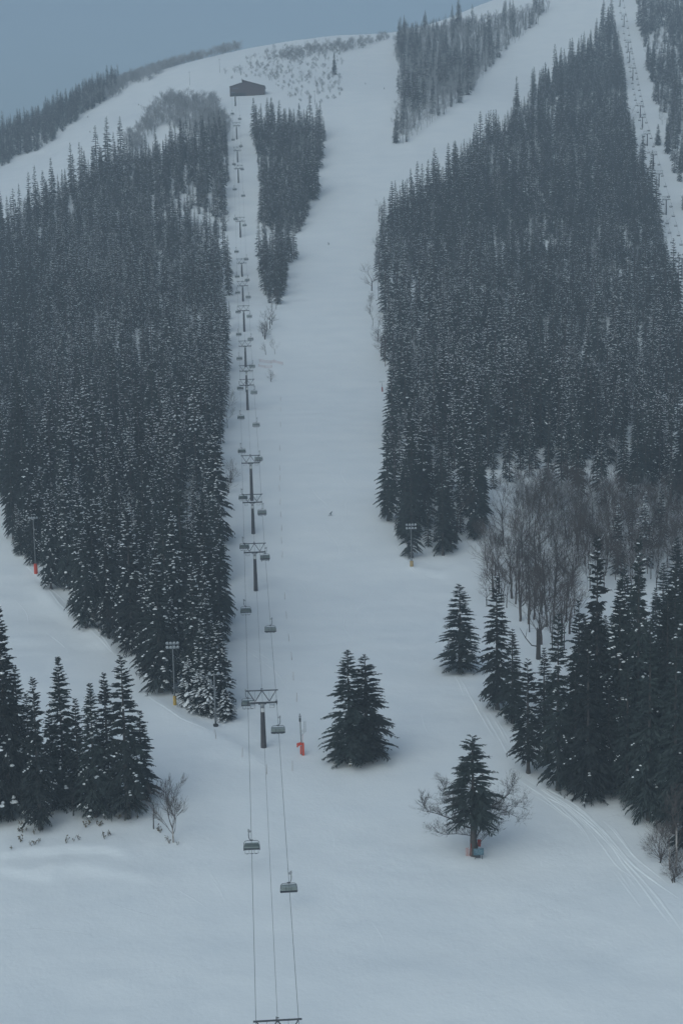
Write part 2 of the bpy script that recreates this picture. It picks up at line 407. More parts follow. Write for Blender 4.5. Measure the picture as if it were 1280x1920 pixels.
# ------------------------------------------------------------------ trees
def conifer(seed, H, Rad, lv, nb, tw, snow, base=0.12, heavy=False, trunk=False, ragged=0.0, pw=0.8, fine=False, wk=1.0):
    """crown of a fir: whorls of drooping branches, each a spine with needle-covered twigs; snow lies in lumps on the branches (material 1)"""
    rnd = random.Random(seed); V, Fc, Mi = [], [], []
    def quad(a, b, c, d, mi=0):
        o = len(V); V.extend((a, b, c, d)); Fc.append((o, o + 1, o + 2, o + 3)); Mi.append(mi)
    gapz = [rnd.uniform(0.15, 0.85) for _ in range(3)]; s1, s2, s3 = rnd.uniform(0, 6.28), rnd.uniform(0, 6.28), rnd.uniform(0, 6.28)
    for i in range(lv):
        q = i / (lv - 1.0)
        z = H * (base + (0.985 - base) * (1 - (1 - q) ** 1.12)); t = (H - z) / (H * (1 - base))
        env = Rad * (0.045 + 0.955 * t ** pw) * (1.0 if t < 0.84 else 1 - 1.9 * (t - 0.84))
        n = nb if t > 0.12 else max(4, nb - 2)
        a0 = rnd.uniform(0, 6.28)
        sparse = any(abs(t - g) < 0.03 for g in gapz)
        for k in range(n):
            if rnd.random() < (0.35 if sparse else 0.05) + ragged * 0.25: continue
            az = a0 + 6.283 * (k + rnd.uniform(-0.35, 0.35)) / n
            L = env * rnd.choice((rnd.uniform(0.6, 0.9), rnd.uniform(0.85, 1.08), rnd.uniform(0.9, 1.22)))
            if L < 0.12: L = 0.12
            ca, sa = math.cos(az), math.sin(az)
            up = 0.55 * (1 - t) ** 2 - 0.05 * t + rnd.uniform(-0.10, 0.08); dr = 0.12 + 0.38 * t + rnd.uniform(-0.06, 0.08)
            if heavy: dr += 0.15
            zz = z + rnd.uniform(-0.2, 0.2)
            def P(s): return (ca * L * s, sa * L * s, zz + L * (up * s - dr * s * s))
            m = max(2, int(round(tw * (0.35 + 0.65 * L / max(Rad, 0.1)))))
            # spine
            hw = 0.05 + 0.035 * L
            p0, p1, p2 = P(0.0), P(0.5), P(1.0)
            sx, sy = -sa * hw, ca * hw
            quad((p0[0] + sx, p0[1] + sy, p0[2]), (p1[0] + sx, p1[1] + sy, p1[2] - 0.04), p2, (p0[0] - sx, p0[1] - sy, p0[2] - 0.1))
            quad((p0[0], p0[1], p0[2] - 0.12), (p1[0], p1[1], p1[2] + 0.05), p2, (p1[0], p1[1], p1[2] - hw * 2.6))
            for j in range(m):
                s = 0.16 + 0.84 * (j + rnd.random() * 0.7) / m
                b = P(min(s, 1.0)); slope = up - 2 * dr * s
                for sd in (-1, 1):
                    tl = min(1.15, 0.42 * L * (1.12 - s) + 0.16) * rnd.uniform(0.7, 1.2)
                    an = az + sd * rnd.uniform(0.55, 1.05)
                    dz = slope * 0.7 - rnd.uniform(0.08, 0.5)
                    tx, ty, tzv = math.cos(an) * tl, math.sin(an) * tl, dz * tl
                    w = (tl * rnd.uniform(0.14, 0.22) + 0.035) * wk
                    tilt = rnd.uniform(-1.25, 1.25)
                    wx, wy, wz = -math.sin(an) * w * math.cos(tilt), math.cos(an) * w * math.cos(tilt), w * math.sin(tilt)
                    c = (b[0] + tx * 0.45, b[1] + ty * 0.45, b[2] + tzv * 0.35)
                    quad(b, (c[0] + wx, c[1] + wy, c[2] + wz), (b[0] + tx, b[1] + ty, b[2] + tzv), (c[0] - wx, c[1] - wy, c[2] - wz))
            if L > 0.3 and rnd.random() < snow * max(0.1, 1 + 0.75 * math.sin(az + s1) * math.sin(z * 0.9 + s2) + 0.5 * math.sin(2 * az + z * 0.5 + s3)):
                for _ in range((4 if fine else 3) if fine or rnd.random() < 0.4 else (3 if heavy or L > 2 else 2) if (heavy or L > 1.2) and rnd.random() < 0.75 else 1):
                    s = rnd.uniform(0.4, 0.92); c = P(s)
                    ll = min(0.5 if heavy else (0.15 if fine else 0.23), 0.12 + 0.17 * L) * rnd.uniform(0.6, 1.3); ww = ll * (rnd.uniform(0.45, 0.85) if heavy else rnd.uniform(0.8, 1.5)); ll *= 1.0 if heavy else 0.72; hh = (0.09 + 0.16 * ll) if heavy else 0.07 + 0.10 * ll
                    sl = (up - 2 * dr * s) * (1.0 if heavy else 0.55); cy = rnd.uniform(-0.3, 0.3) * ww
                    o = len(V); cx0, cy0 = c[0] - sa * cy, c[1] + ca * cy
                    for r_, hz in ((1.0, 0.02), (0.62, hh * 0.8)):
                        for e in range(6):
                            w6 = 6.283 * e / 6; x = math.cos(w6) * ll * r_ * rnd.uniform(0.85, 1.15); y = math.sin(w6) * ww * r_ * rnd.uniform(0.85, 1.15)
                            V.append((cx0 + ca * x - sa * y, cy0 + sa * x + ca * y, c[2] + 0.05 + x * sl + hz - 0.15 * abs(y)))
                    V.append((cx0, cy0, c[2] + 0.05 + hh))
                    for e in range(6):
                        f = (e + 1) % 6
                        Fc.append((o + e, o + f, o + 6 + f, o + 6 + e)); Mi.append(1)
                        Fc.append((o + 6 + e, o + 6 + f, o + 12)); Mi.append(1)
    # leader
    V.extend(((0.05, 0, H * 0.94), (-0.05, 0.03, H * 0.94), (0, 0, H * 1.012))); Fc.append((len(V) - 3, len(V) - 2, len(V) - 1)); Mi.append(0)
    mb = MB(); mb.v, mb.f, mb.m = V, Fc, Mi
    if trunk:
        mb.tube([(0, 0, -0.6), (0, 0, H * 0.5), (0, 0, H * 0.97)], [H * 0.0135, H * 0.009, 0.02], 5, 2)
    return mb

def fir_trunk(H, k=1.0):
    mb = MB(); r = H * 0.0145 * k
    mb.tube([(0, 0, -0.8), (0, 0, 0.15), (0, 0, 0.9), (0.03, 0, H * 0.3), (0, 0.03, H * 0.65), (0, 0, H * 0.985)], [r * 1.7, r * 1.35, r * 1.02, r * 0.8, r * 0.45, 0.015], 8)
    return mb

def bare_tree(seed, H, spread, upright, levels, kids, r0, twig=0.02, trunk_frac=0.35, stems=1):
    """a leafless tree: (trunk mesh, crown-of-branches mesh)"""
    rnd = random.Random(seed); T, B = MB(), MB()
    def grow(p, d, L, r, lv, mb):
        n = 3 if lv > 0 else 2; pts, rad = [p], [r]; dd = d.copy()
        for i in range(n):
            dd = (dd + Vector((rnd.gauss(0, .17), rnd.gauss(0, .17), rnd.gauss(0, .10) + (0.10 * upright)))).normalized()
            pts.append(pts[-1] + dd * L / n); rad.append(max(twig * 0.6, r * (1 - 0.62 * (i + 1) / n)))
        mb.tube(pts, rad, 5 if lv >= levels - 1 else 3, 0, cap=False)
        if lv == 0: return
        nk = kids + (1 if rnd.random() < 0.4 else 0)
        for k in range(nk):
            f = rnd.uniform(0.35, 1.0) if k else 1.0
            i = min(int(f * n), n - 1); q = pts[i].lerp(pts[i + 1], min(1, f * n - i))
            a = rnd.uniform(0, 6.28); e = rnd.uniform(0.35, 0.95) * spread * (0.35 if k == 0 else 1)
            side = dd.orthogonal().normalized(); side.rotate(Matrix.Rotation(a, 3, dd))
            nd = (dd * math.cos(e) + side * math.sin(e)).normalized()
            grow(q, nd, L * rnd.uniform(0.58, 0.82), max(twig, rad[i] * 0.62), lv - 1, B)
    for s in range(stems):
        ln = 0.0 if stems == 1 else 0.16
        d = Vector((rnd.uniform(-ln, ln) + rnd.gauss(0, .03), rnd.uniform(-ln, ln), 1)).normalized(); base = Vector((rnd.uniform(-.3, .3) * (stems > 1), rnd.uniform(-.3, .3) * (stems > 1), -0.4))
        hl = H * trunk_frac; n = 4; pts = [base + d * (hl + .4) * i / n + Vector((rnd.gauss(0, .05), rnd.gauss(0, .05), 0)) * (i > 0) for i in range(n + 1)]
        T.tube(pts, [r0 * 1.25, r0 * 1.05, r0 * .95, r0 * .85, r0 * .75], 7, 0)
        grow(pts[-1], d, H * (1 - trunk_frac) * 0.42, r0 * 0.72, levels, B)
        for k in range(kids):
            q = pts[-1].lerp(pts[2], rnd.random()); a = rnd.uniform(0, 6.28); e = rnd.uniform(0.5, 1.1) * spread
            grow(q, Vector((math.cos(a) * math.sin(e), math.sin(a) * math.sin(e), math.cos(e))), H * (1 - trunk_frac) * 0.36, r0 * 0.42, levels - 1, B)
    zmax = max(p[2] for p in B.v); k = H / zmax
    for m_ in (T, B): m_.v = [(x * k, y * k, z * k if z > 0 else z) for x, y, z in m_.v]
    return T, B

FM = [M['needles'], M['snow'], M['fbark']]
# near crowns, fine; (mesh, snow word, breadth)
NEAR = []
for i, (sn, hv, rg) in enumerate([(0.10, False, 0), (0.18, False, 0.4), (0.05, False, 0.2), (0.34, False, 0), (0.50, False, 0.2), (0.70, True, 0), (0.42, False, 0.5), (0.02, False, 0.3)]):
    NEAR.append((conifer(100 + i, 20, 3.6, 30 if i in (0, 1, 2, 7) else 36, 7, 12, sn, 0.07 + 0.015 * (i % 3), hv, ragged=rg, pw=0.72 if i in (0, 1, 2, 7) else 0.72, fine=sn < 0.3, wk=0.75).mesh('fir_crown', FM), sn, hv))
OAKFIR = conifer(131, 20, 3.6, 26, 6, 12, 0.02, 0.31, ragged=0.6, pw=0.55, fine=True, wk=0.75).mesh('fir_crown', FM)
THIN = conifer(132, 20, 3.6, 30, 6, 12, 0.06, 0.15, ragged=0.8, pw=0.6, fine=True, wk=0.75).mesh('fir_crown', FM)
MIDS = []
for i, sn in enumerate((0.62, 0.5, 0.4, 0.7, 0.3, 0.2, 0.12, 0.05)):
    MIDS.append((conifer(200 + i, 20, 3.2, 28, 6, 5, sn, 0.06, pw=0.72, ragged=0.2 * (i % 3)).mesh('fir_crown', FM), sn, False))
SRC_FIR = []
for i, sn in enumerate((0.62, 0.48, 0.36, 0.68, 0.26, 0.18, 0.10, 0.05)):
    SRC_FIR.append(conifer(300 + i, 20, 3.2, 24, 6, 3, sn, 0.05, trunk=True, pw=0.7, ragged=0.3 * (i % 3)).mesh('far_fir', FM))
TRUNK = fir_trunk(20).mesh('fir_trunk', M['fbark'])
BARE = {}
for i in range(3): BARE['slim', i] = bare_tree(400 + i, 14, 0.66, 0.9, 4, 3, 0.14, 0.025, 0.28)
for i in range(2): BARE['bushy', i] = bare_tree(420 + i, 8, 1.0, 0.6, 3, 3, 0.13, 0.02, 0.2, stems=3)
for i in range(2): BARE['spread', i] = bare_tree(440 + i, 12, 1.05, 0.45, 3, 4, 0.22, 0.022, 0.3)
BARE_ME = {k: (t.mesh('bare_trunk', M['bark']), b.mesh('bare_branches', M['bark'])) for k, (t, b) in BARE.items()}
def joined(t, b, name):
    m_ = MB(); m_.add(t.v, t.f); m_.add(b.v, b.f); return m_.mesh(name, M['frost_haze'])
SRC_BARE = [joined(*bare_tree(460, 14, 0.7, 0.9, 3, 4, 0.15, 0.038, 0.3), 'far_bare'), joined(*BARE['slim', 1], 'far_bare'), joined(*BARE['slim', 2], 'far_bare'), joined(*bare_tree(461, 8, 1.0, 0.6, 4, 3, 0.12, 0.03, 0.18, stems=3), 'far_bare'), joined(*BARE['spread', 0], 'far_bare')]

def inside(px, py, poly):
    px = np.asarray(px); py = np.asarray(py); c = np.zeros(px.shape, bool); n = len(poly)
    for i in range(n):
        x0, y0 = poly[i]; x1, y1 = poly[(i + 1) % n]
        if y0 == y1: continue
        c ^= ((y0 > py) != (y1 > py)) & (px < (x1 - x0) * (py - y0) / (y1 - y0) + x0)
    return c

def scatter(poly, Ymin, Ymax, step, seed, keep=1.0):
    """ground points, evenly jittered on the mountainside, that lie in this stand of trees"""
    rs = np.random.RandomState(seed)
    ys = np.arange(Ymin, Ymax, step); out = []
    xm = 0.28 * Ymax
    xs = np.arange(-xm, xm, step)
    X, Y = np.meshgrid(xs, ys); X = X + (np.arange(len(ys)) % 2)[:, None] * step / 2
    X = (X + rs.uniform(-.38, .38, X.shape) * step).ravel(); Y = (Y + rs.uniform(-.38, .38, Y.shape) * step).ravel()
    m = np.abs(X) < 0.27 * Y + 20; X, Y = X[m], Y[m]
    Z = terrain(X, Y); P = np.stack([X, Y, Z], 1); px, py = project(P)
    k = np.clip(900 / Y, 0.6, 1.6)
    m = inside(px + 15 * k * _vnoise(X / 11, Y / 14, seed + 40), py + 12 * k * _vnoise(X / 13, Y / 11, seed + 70), poly) & (rs.rand(len(px)) < keep)
    return P[m], px[m], py[m]

LEFT = [(-60, 915), (4, 932), (40, 1036), (62, 1070), (105, 1122), (150, 1160), (205, 1208), (237, 1248), (290, 1298), (330, 1328), (385, 1348), (424, 1352),
        (416, 1250), (414, 1100), (412, 1000), (416, 880), (424, 760), (426, 640), (426, 520), (426, 400), (426, 300), (426, 262), (400, 262), (350, 268), (300, 296),
        (262, 306), (240, 300), (215, 312), (150, 348), (92, 386), (0, 436), (-60, 460)]
MIDSTRIP = [(477, 242), (520, 240), (560, 240), (607, 248), (611, 270), (603, 305), (591, 360), (582, 395), (560, 450), (540, 540), (522, 572), (497, 576), (488, 545), (490, 440), (486, 360), (480, 300)]
UPPER = [(741, 276), (760, 268), (785, 252), (830, 218), (880, 178), (920, 122), (960, 82), (1010, 42), (1040, 15), (1000, 20), (930, 38), (850, 52), (760, 70), (740, 85), (752, 150), (744, 225)]
RIGHT = [(730, 990), (756, 1052), (808, 1070), (850, 1058), (896, 1016), (910, 980), (940, 942), (1000, 935), (1060, 940), (1150, 950), (1340, 955), (1340, 600),
         (1274, 540), (1262, 500), (1240, 440), (1228, 390), (1205, 330), (1188, 270), (1174, 200), (1162, 100), (1156, 40), (1130, 60), (1110, 84), (1060, 132), (1000, 182), (978, 220), (920, 268),
         (880, 296), (830, 340), (782, 374), (740, 402), (716, 440), (710, 480), (708, 540), (716, 600), (722, 680), (736, 720), (738, 760), (726, 860), (728, 920)]
FARRIGHT = [(1192, 0), (1200, 70), (1220, 150), (1240, 225), (1252, 296), (1270, 336), (1278, 400), (1340, 420), (1340, -60), (1190, -60)]
RIDGELEFT = [(-40, 345), (0, 312), (60, 285), (100, 262), (165, 205), (240, 165), (350, 117), (480, 84), (500, 60), (300, 100), (150, 165), (0, 225), (-40, 240)]
COPSE = [(236, 270), (285, 212), (320, 196), (405, 198), (428, 240), (424, 268), (395, 262), (340, 250), (310, 236), (280, 262), (255, 298)]
THICKET = [(905, 1055), (945, 1000), (1000, 962), (1060, 945), (1180, 925), (1300, 915), (1300, 1290), (1180, 1290), (1090, 1270), (1012, 1225), (965, 1170), (912, 1125)]

firs, bares = [], []      # (P, px, py, height, radius, snow level, stand)
rs = np.random.RandomState(11)
def addf(poly, y0, y1, step, seed, keep, hr, rr, snow, stand):
    P, px, py = scatter(poly, y0, y1, step, seed, keep)
    for p, a, b in zip(P, px, py):
        u = rs.rand(); nz = _vnoise(np.array([p[0] / 35]), np.array([p[1] / 35]), 17)[0]
        if nz < -0.30 and rs.rand() < 0.45 and p[1] > 420: continue
        h = (rs.uniform(hr[0] * 0.5, hr[0]) if u < 0.22 else rs.uniform(*hr) if u < 0.82 else rs.uniform(hr[1], hr[1] * 1.18)) * (1 + 0.6 * nz) * (1.12 if p[1] < 480 else 1.0)
        sl = max(0.03, snow(a, b) + 0.9 * _vnoise(np.array([p[0] / 30]), np.array([p[1] / 45]), 9)[0] + rs.normal(0, 0.17))
        firs.append((p, a, b, h, h * rs.uniform(*rr), sl, stand))
addf(LEFT, 260, 1280, 6.7, 1, 0.97, (16, 27), (0.125, 0.175), lambda x, y: (0.48 if y > 520 else 0.34) * min(1.0, 0.15 + x / 160), 'the forest beside the main chairlift')
addf(MIDSTRIP, 700, 1300, 5.6, 2, 0.86, (14, 24), (0.14, 0.19), lambda x, y: 0.4, 'the narrow wood between lift and piste')
addf(UPPER, 1050, 2000, 8.5, 3, 0.62, (14, 25), (0.14, 0.20), lambda x, y: 0.5, 'the high wood under the summit')  # snow raised so these high firs also pale as if through thicker haze
addf(RIGHT, 330, 1800, 6.9, 4, 0.97, (17, 28), (0.13, 0.18), lambda x, y: (0.34 if y > 560 else 0.15) - (0.2 if x > 1180 else 0), 'the big forest between the two lifts')
addf(FARRIGHT, 850, 2000, 8.0, 5, 0.75, (16, 28), (0.14, 0.19), lambda x, y: 0.42, 'the wood beyond the far lift')  # snow raised here too, paling the firs in place of haze
addf([(1105, 1290), (1150, 1235), (1320, 1215), (1320, 1545), (1240, 1535), (1195, 1490), (1120, 1465), (1085, 1420)], 200, 420, 5.4, 7, 0.9, (15, 22), (0.18, 0.23), lambda x, y: 0.12, 'the dark wood at the lower right')
addf([(1040, 950), (1320, 950), (1320, 1080), (1120, 1080)], 300, 600, 11.0, 8, 0.75, (10, 17), (0.15, 0.19), lambda x, y: 0.15, 'the dark wood at the lower right')
addf(RIDGELEFT, 1050, 1800, 5.2, 6, 0.9, (10, 18), (0.16, 0.21), lambda x, y: 0.5, 'the ridge wood')
firs = [f for f in firs if not (f[6] == 'the ridge wood' and f[1] > 190 + 40 * rs.rand())]

def addb(poly, y0, y1, step, seed, keep, hr, kinds, stand):
    P, px, py = scatter(poly, y0, y1, step, seed, keep)
    for p, a, b in zip(P, px, py): bares.append((p, a, b, rs.uniform(*hr), kinds[rs.randint(len(kinds))], stand))
addb([(905, 1050), (945, 1000), (1000, 955), (1075, 950), (1085, 1080), (1075, 1230), (1012, 1215), (965, 1165), (912, 1125)], 280, 520, 4.7, 21, 0.92, (10, 17), [('slim', 0), ('slim', 1), ('slim', 2), ('spread', 0), ('spread', 1)], 'the brown thicket right of the junction')
addb([(930, 985), (985, 945), (1060, 950), (1180, 960), (1310, 960), (1310, 1120), (1090, 1110), (1075, 1010), (1000, 985)], 300, 560, 3.9, 28, 0.92, (11, 17), [('slim', 0), ('slim', 1), ('slim', 2)], 'the brown thicket right of the junction')
addb(LEFT, 300, 1250, 30, 29, 0.8, (13, 19), [('slim', 0), ('slim', 2), ('spread', 0)], 'the forest beside the main chairlift')
addb(RIGHT, 380, 1700, 26, 30, 0.8, (13, 20), [('slim', 0), ('slim', 2), ('spread', 0)], 'the big forest between the two lifts')
addb([(420, 150), (470, 105), (520, 88), (640, 82), (640, 190), (560, 196), (505, 150), (470, 150)], 1200, 1700, 8.5, 31, 0.75, (1.5, 5.5), [('bushy', 0), ('bushy', 1), ('slim', 0)], 'the summit brush')
addb([(500, 112), (560, 95), (640, 84), (738, 70), (640, 100), (560, 110)], 1400, 1750, 7, 32, 0.8, (6, 11), [('bushy', 0), ('bushy', 1)], 'the summit brush')
addb(COPSE, 950, 1450, 5.0, 22, 0.95, (10, 15), [('slim', 0), ('slim', 1), ('bushy', 0)], 'the pale copse below the top station')
addb([(530, 238), (604, 248), (604, 280), (590, 320), (560, 330), (540, 290)], 900, 1350, 9, 23, 0.9, (12, 17), [('slim', 0), ('slim', 2)], 'the narrow wood between lift and piste')
addb(UPPER, 1050, 2000, 5.6, 24, 0.9, (10, 15), [('slim', 0), ('slim', 1)], 'the high wood under the summit')
addb(RIDGELEFT, 1100, 1800, 5.5, 25, 0.95, (8, 13), [('slim', 0), ('bushy', 0)], 'the ridge wood')
bares = [b for b in bares if not (b[5] == 'the ridge wood' and b[1] < 150)]
addb(FARRIGHT, 900, 2000, 13, 26, 0.7, (10, 15), [('slim', 0), ('slim', 1)], 'the wood beyond the far lift')
# lone leafless trees and bushes on the open snow: (px, py, height, kind)
LONE = [(452, 140, 11, ('bushy', 0)), (440, 136, 8, ('bushy', 1)), (470, 128, 14, ('spread', 0)), (520, 146, 16, ('spread', 1)), (535, 112, 14, ('slim', 0)), (547, 137, 12, ('spread', 0)),
        (561, 106, 15, ('spread', 1)), (567, 152, 11, ('bushy', 0)), (505, 150, 7, ('bushy', 1)), (558, 175, 6, ('bushy', 0)), (603, 165, 9, ('bushy', 1)), (625, 140, 8, ('slim', 1)),
        (590, 97, 12, ('bushy', 0)), (612, 92, 13, ('bushy', 1)), (575, 92, 11, ('bushy', 0)), (500, 104, 9, ('bushy', 0)), (515, 104, 10, ('bushy', 1)), (525, 107, 9, ('bushy', 0)),
        (422, 138, 7, ('bushy', 1)), (545, 120, 7, ('bushy', 0)), (618, 172, 7, ('bushy', 1)), (580, 140, 6, ('bushy', 1)), (488, 145, 6, ('bushy', 0)), (530, 168, 5, ('bushy', 0)),
        (633, 85, 10, ('bushy', 0)), (598, 108, 8, ('bushy', 1)), (538, 98, 9, ('bushy', 0)), (550, 95, 9, ('bushy', 1)), (635, 160, 7, ('bushy', 1)), (640, 120, 8, ('bushy', 0)),
        (500, 622, 12, ('spread', 0)), (506, 616, 11, ('spread', 1)), (496, 636, 10, ('bushy', 0)), (510, 609, 11, ('spread', 0)), (493, 630, 8, ('bushy', 1)), (518, 580, 13, ('slim', 0)), (510, 585, 11, ('slim', 1)),
        (498, 665, 7, ('spread', 1)), (515, 664, 8, ('slim', 2)), (508, 716, 6.5, ('bushy', 0)),
        (697, 545, 17, ('spread', 0)), (694, 585, 12, ('slim', 0)), (699, 610, 12, ('slim', 2)), (714, 668, 17, ('spread', 1)), (722, 687, 17, ('slim', 1)), (719, 678, 15, ('slim', 0)), (708, 640, 14, ('spread', 0)), (710, 415, 15, ('spread', 1)),
        (432, 905, 9, ('bushy', 0)), (429, 925, 7, ('bushy', 1)), (745, 735, 9, ('slim', 0)),
        (95, 1090, 9, ('slim', 0)), (105, 1090, 10, ('slim', 1)), (185, 1185, 8, ('slim', 2)), (215, 1200, 9, ('slim', 0)), (195, 1180, 8, ('slim', 1)), (205, 1190, 7, ('slim', 2))]
for px, py, h, kd in LONE:
    p = hit(px, py); bares.append((p, px, py, h, kd, 'open snow'))

LANDMARKS = [('the mast with the red base pad', 67, 1030), ('the yellow-padded eight-lamp mast', 325, 1265), ('the plain grey mast', 404, 1310),
             ('the right-hand floodlight mast', 771, 1022), ('the tower above the lowest one', 493, 1345), ('the third lift tower up', 478, 1070), ('the fourth lift tower up', 474, 965),
             ('the fifth lift tower up', 471, 895), ('the twin-topped fir', 675, 1330), ('the fir with the sign', 890, 1500), ('the lone broad fir', 863, 1180), ('the dark broken snag', 1008, 1200),
             ('the birches', 1268, 1560), ('the pale birch', 330, 1515), ('the snowboarder', 618, 960), ('the T-shaped red-padded post', 716, 725), ('the stacked sixth lift tower', 464, 740),
             ('the snowy gap in the wood', 1120, 800), ('the right forest tip', 800, 960), ('the orange safety nets', 500, 680), ('the top station', 463, 168), ('the bend of the left run', 110, 1130), ('the drooping snow-laden firs', 380, 1320)]
def where(px, py):
    best = sorted((math.hypot(px - x, (py - y) * 0.8), n, x, y) for n, x, y in LANDMARKS)[0]
    dx, dy = px - best[2], py - best[3]
    d = ('right of' if dx > 0 else 'left of') if abs(dx) > abs(dy) else ('below' if dy > 0 else 'above')
    return best[1], d
def label_all(items):
    """items: (px, py, kind words) -> one label each, by the nearest landmark, the side of it and the order of distance from it"""
    key = []
    for i, (px, py, words_) in enumerate(items):
        n, d = where(px, py); lx, ly = [(x, y) for m_, x, y in LANDMARKS if m_ == n][0]
        key.append((words_, n, d, math.hypot(px - lx, py - ly), i))
    out, seen = [None] * len(items), {}
    for w_, n, d, dist, i in sorted(key):
        k = (w_, n, d); seen[k] = seen.get(k, 0) + 1
        out[i] = f"{w_}, {ordinal(seen[k] - 1)} {d} {n}"
    return out

def fir_words(h, r, sn):
    a = 'snow-laden' if sn > 0.58 else 'snow-flecked' if sn > 0.3 else 'dark'
    b = 'slender' if r / h < 0.13 else 'broad' if r / h > 0.15 else 'pointed'
    return f"{a} {b} {'small fir' if h < 15 else 'fir'}"

def plant_fir(p, h, r, crown, label, group, rot, near=True, name='fir_tree'):
    t = thing(name, label, 'fir tree', p, rot, group, (r / (3.6 if near else 3.2), r / (3.6 if near else 3.2), h / 20))
    obj('trunk', TRUNK, t); obj('crown', crown, t); return t

# --- firs that stand alone or in the near groups: (base px, base py, top py, radius in m, crown, label)
HERO = [
    (656, 1431, 1220, 5.9, 0, 'left stem of the twin-topped fir alone in the middle of the run'), (688, 1427, 1227, 6.3, 2, 'right stem of the twin-topped fir alone in the middle of the run'),
    (863, 1262, 1095, 6.0, 1, 'lone broad fir on open snow above the junction, trunk bare at the foot'),
    (932, 1330, 1078, 4.6, 2, 'tall dark fir beside the lone broad fir'), (961, 1356, 1180, 4.0, 7, 'dark fir leaning against the tall fir, second from the open snow'),
    (990, 1450, 1235, 3.8, 'thin', 'thin see-through fir with a long bare trunk at the track bend'),
    (887, 1604, 1380, 5.6, 'oak', 'fir with thick trunk inside the bare oak behind the blue sign'),
    (1046, 1482, 1150, 4.4, 7, 'brownish dark fir nearest the ski tracks in the right group'), (1078, 1478, 1230, 3.6, 0, 'shorter dark fir tucked between two taller right-group firs'),
    (1102, 1502, 1205, 4.6, 0, 'dark fir with a flared foot at the front of the right group'), (1118, 1440, 1000, 4.8, 1, 'tallest fir of the right group, topping the brown thicket'),
    (1160, 1455, 1085, 4.6, 3, 'snow-streaked fir in the middle of the right group'), (1195, 1470, 1005, 4.4, 1, 'tall pointed fir right of the tallest one in the right group'),
    (1216, 1538, 1165, 4.8, 0, 'front fir of the right group with low spreading boughs'), (1248, 1500, 1100, 4.6, 2, 'dark fir behind the birch clump at the right edge'),
    (1264, 1562, 1190, 4.6, 2, 'lowest dark fir at the right edge, just above the birches'), (1292, 1600, 1260, 4.6, 7, 'fir mostly outside the right picture edge behind the birches'),
    (1284, 1520, 1030, 5.0, 7, 'large dark fir cut by the right picture edge'), (1140, 1490, 1270, 3.4, 2, 'low dark fir filling the gap in the right group'), (1262, 1450, 1060, 4.4, 1, 'dark fir deep behind the right edge firs'), (1085, 1420, 1120, 4.2, 2, 'dark fir behind the brownish fir in the right group'),
    (1175, 1500, 1235, 4.0, 7, 'dark bushy fir between the front fir and the flared-foot fir'), (1240, 1460, 1130, 4.2, 0, 'shaded fir second row near the right edge'), (1020, 1400, 1215, 3.4, 7, 'small brownish fir behind the thin see-through fir'),
    (19, 1535, 1136, 4.8, 3, 'tallest fir of the lower left group, at the left edge'), (76, 1556, 1268, 3.8, 1, 'fir standing furthest down the slope in the lower left group'), (122, 1505, 1230, 4.2, 3, 'pointed fir in the middle of the lower left group'),
    (180, 1532, 1280, 3.8, 3, 'snow-flecked fir second from the run in the lower left group'), (240, 1534, 1228, 5.2, 1, 'broad fir nearest the run in the lower left group'), (268, 1500, 1330, 3.6, 2, 'low fir tucked against the broad fir of the lower left group'),
    (42, 1510, 1250, 4.0, 0, 'shaded fir behind the tallest fir of the lower left group'), (-14, 1540, 1330, 4.4, 3, 'fir half cut off by the left picture edge'), (205, 1500, 1262, 3.8, 0, 'dark fir peeping out behind the broad lower left fir'), (100, 1520, 1330, 3.4, 7, 'short dark fir in the shade of the lower left group'), (150, 1512, 1310, 3.4, 0, 'slim dark fir between the pointed and the snow-flecked one, lower left'),
    (20, 1500, 1200, 4.4, 2, 'second-row dark fir close to the left edge'), (60, 1515, 1300, 3.6, 4, 'snow-dusted fir between the left edge and the downhill fir'),
    # the drooping, heavily laden tip of the left forest
    (376, 1336, 1255, 3.2, 5, 'small snow-laden drooping fir behind the eight-lamp mast foot'), (392, 1342, 1268, 2.8, 5, 'snow-laden drooping fir left of the plain grey mast'), (424, 1350, 1292, 2.6, 5, 'snow-laden low fir right of the plain grey mast'),
    (356, 1324, 1235, 3.0, 5, 'snow-laden drooping fir just right of the yellow pad'), (414, 1326, 1165, 3.8, 4, 'tall snowy fir ending the left forest towards the lift'), (382, 1318, 1165, 4.0, 4, 'tall snowy fir second from the end of the left forest'),
    (40, 1040, 955, 3.0, 4, 'snowy fir left of the red-padded mast'), (742, 268, 225, 3.6, 1, 'dark fir at the lowest tip of the high wood'), (1236, 497, 449, 3.2, 0, 'dark fir alone beside the lowest far-lift chairs'),
    (1233, 272, 232, 3.2, 0, 'lone dark fir right of the far lift towers'), (1251, 288, 232, 3.4, 2, 'lone taller fir right of the far lift, second from the towers'), (627, 140, 97, 3.2, 7, 'narrow dark fir among bare bushes below the summit'),
]
for i, (bx, by, top, r, c, lab) in enumerate(HERO):
    p = hit(bx, by); h = height_to(p, top); r *= 1.12
    plant_fir(p, h, r, OAKFIR if c == 'oak' else THIN if c == 'thin' else NEAR[c][0], lab, None, i * 1.7, True)
heroP = np.array([hit(h[0], h[1])[:2] for h in HERO])

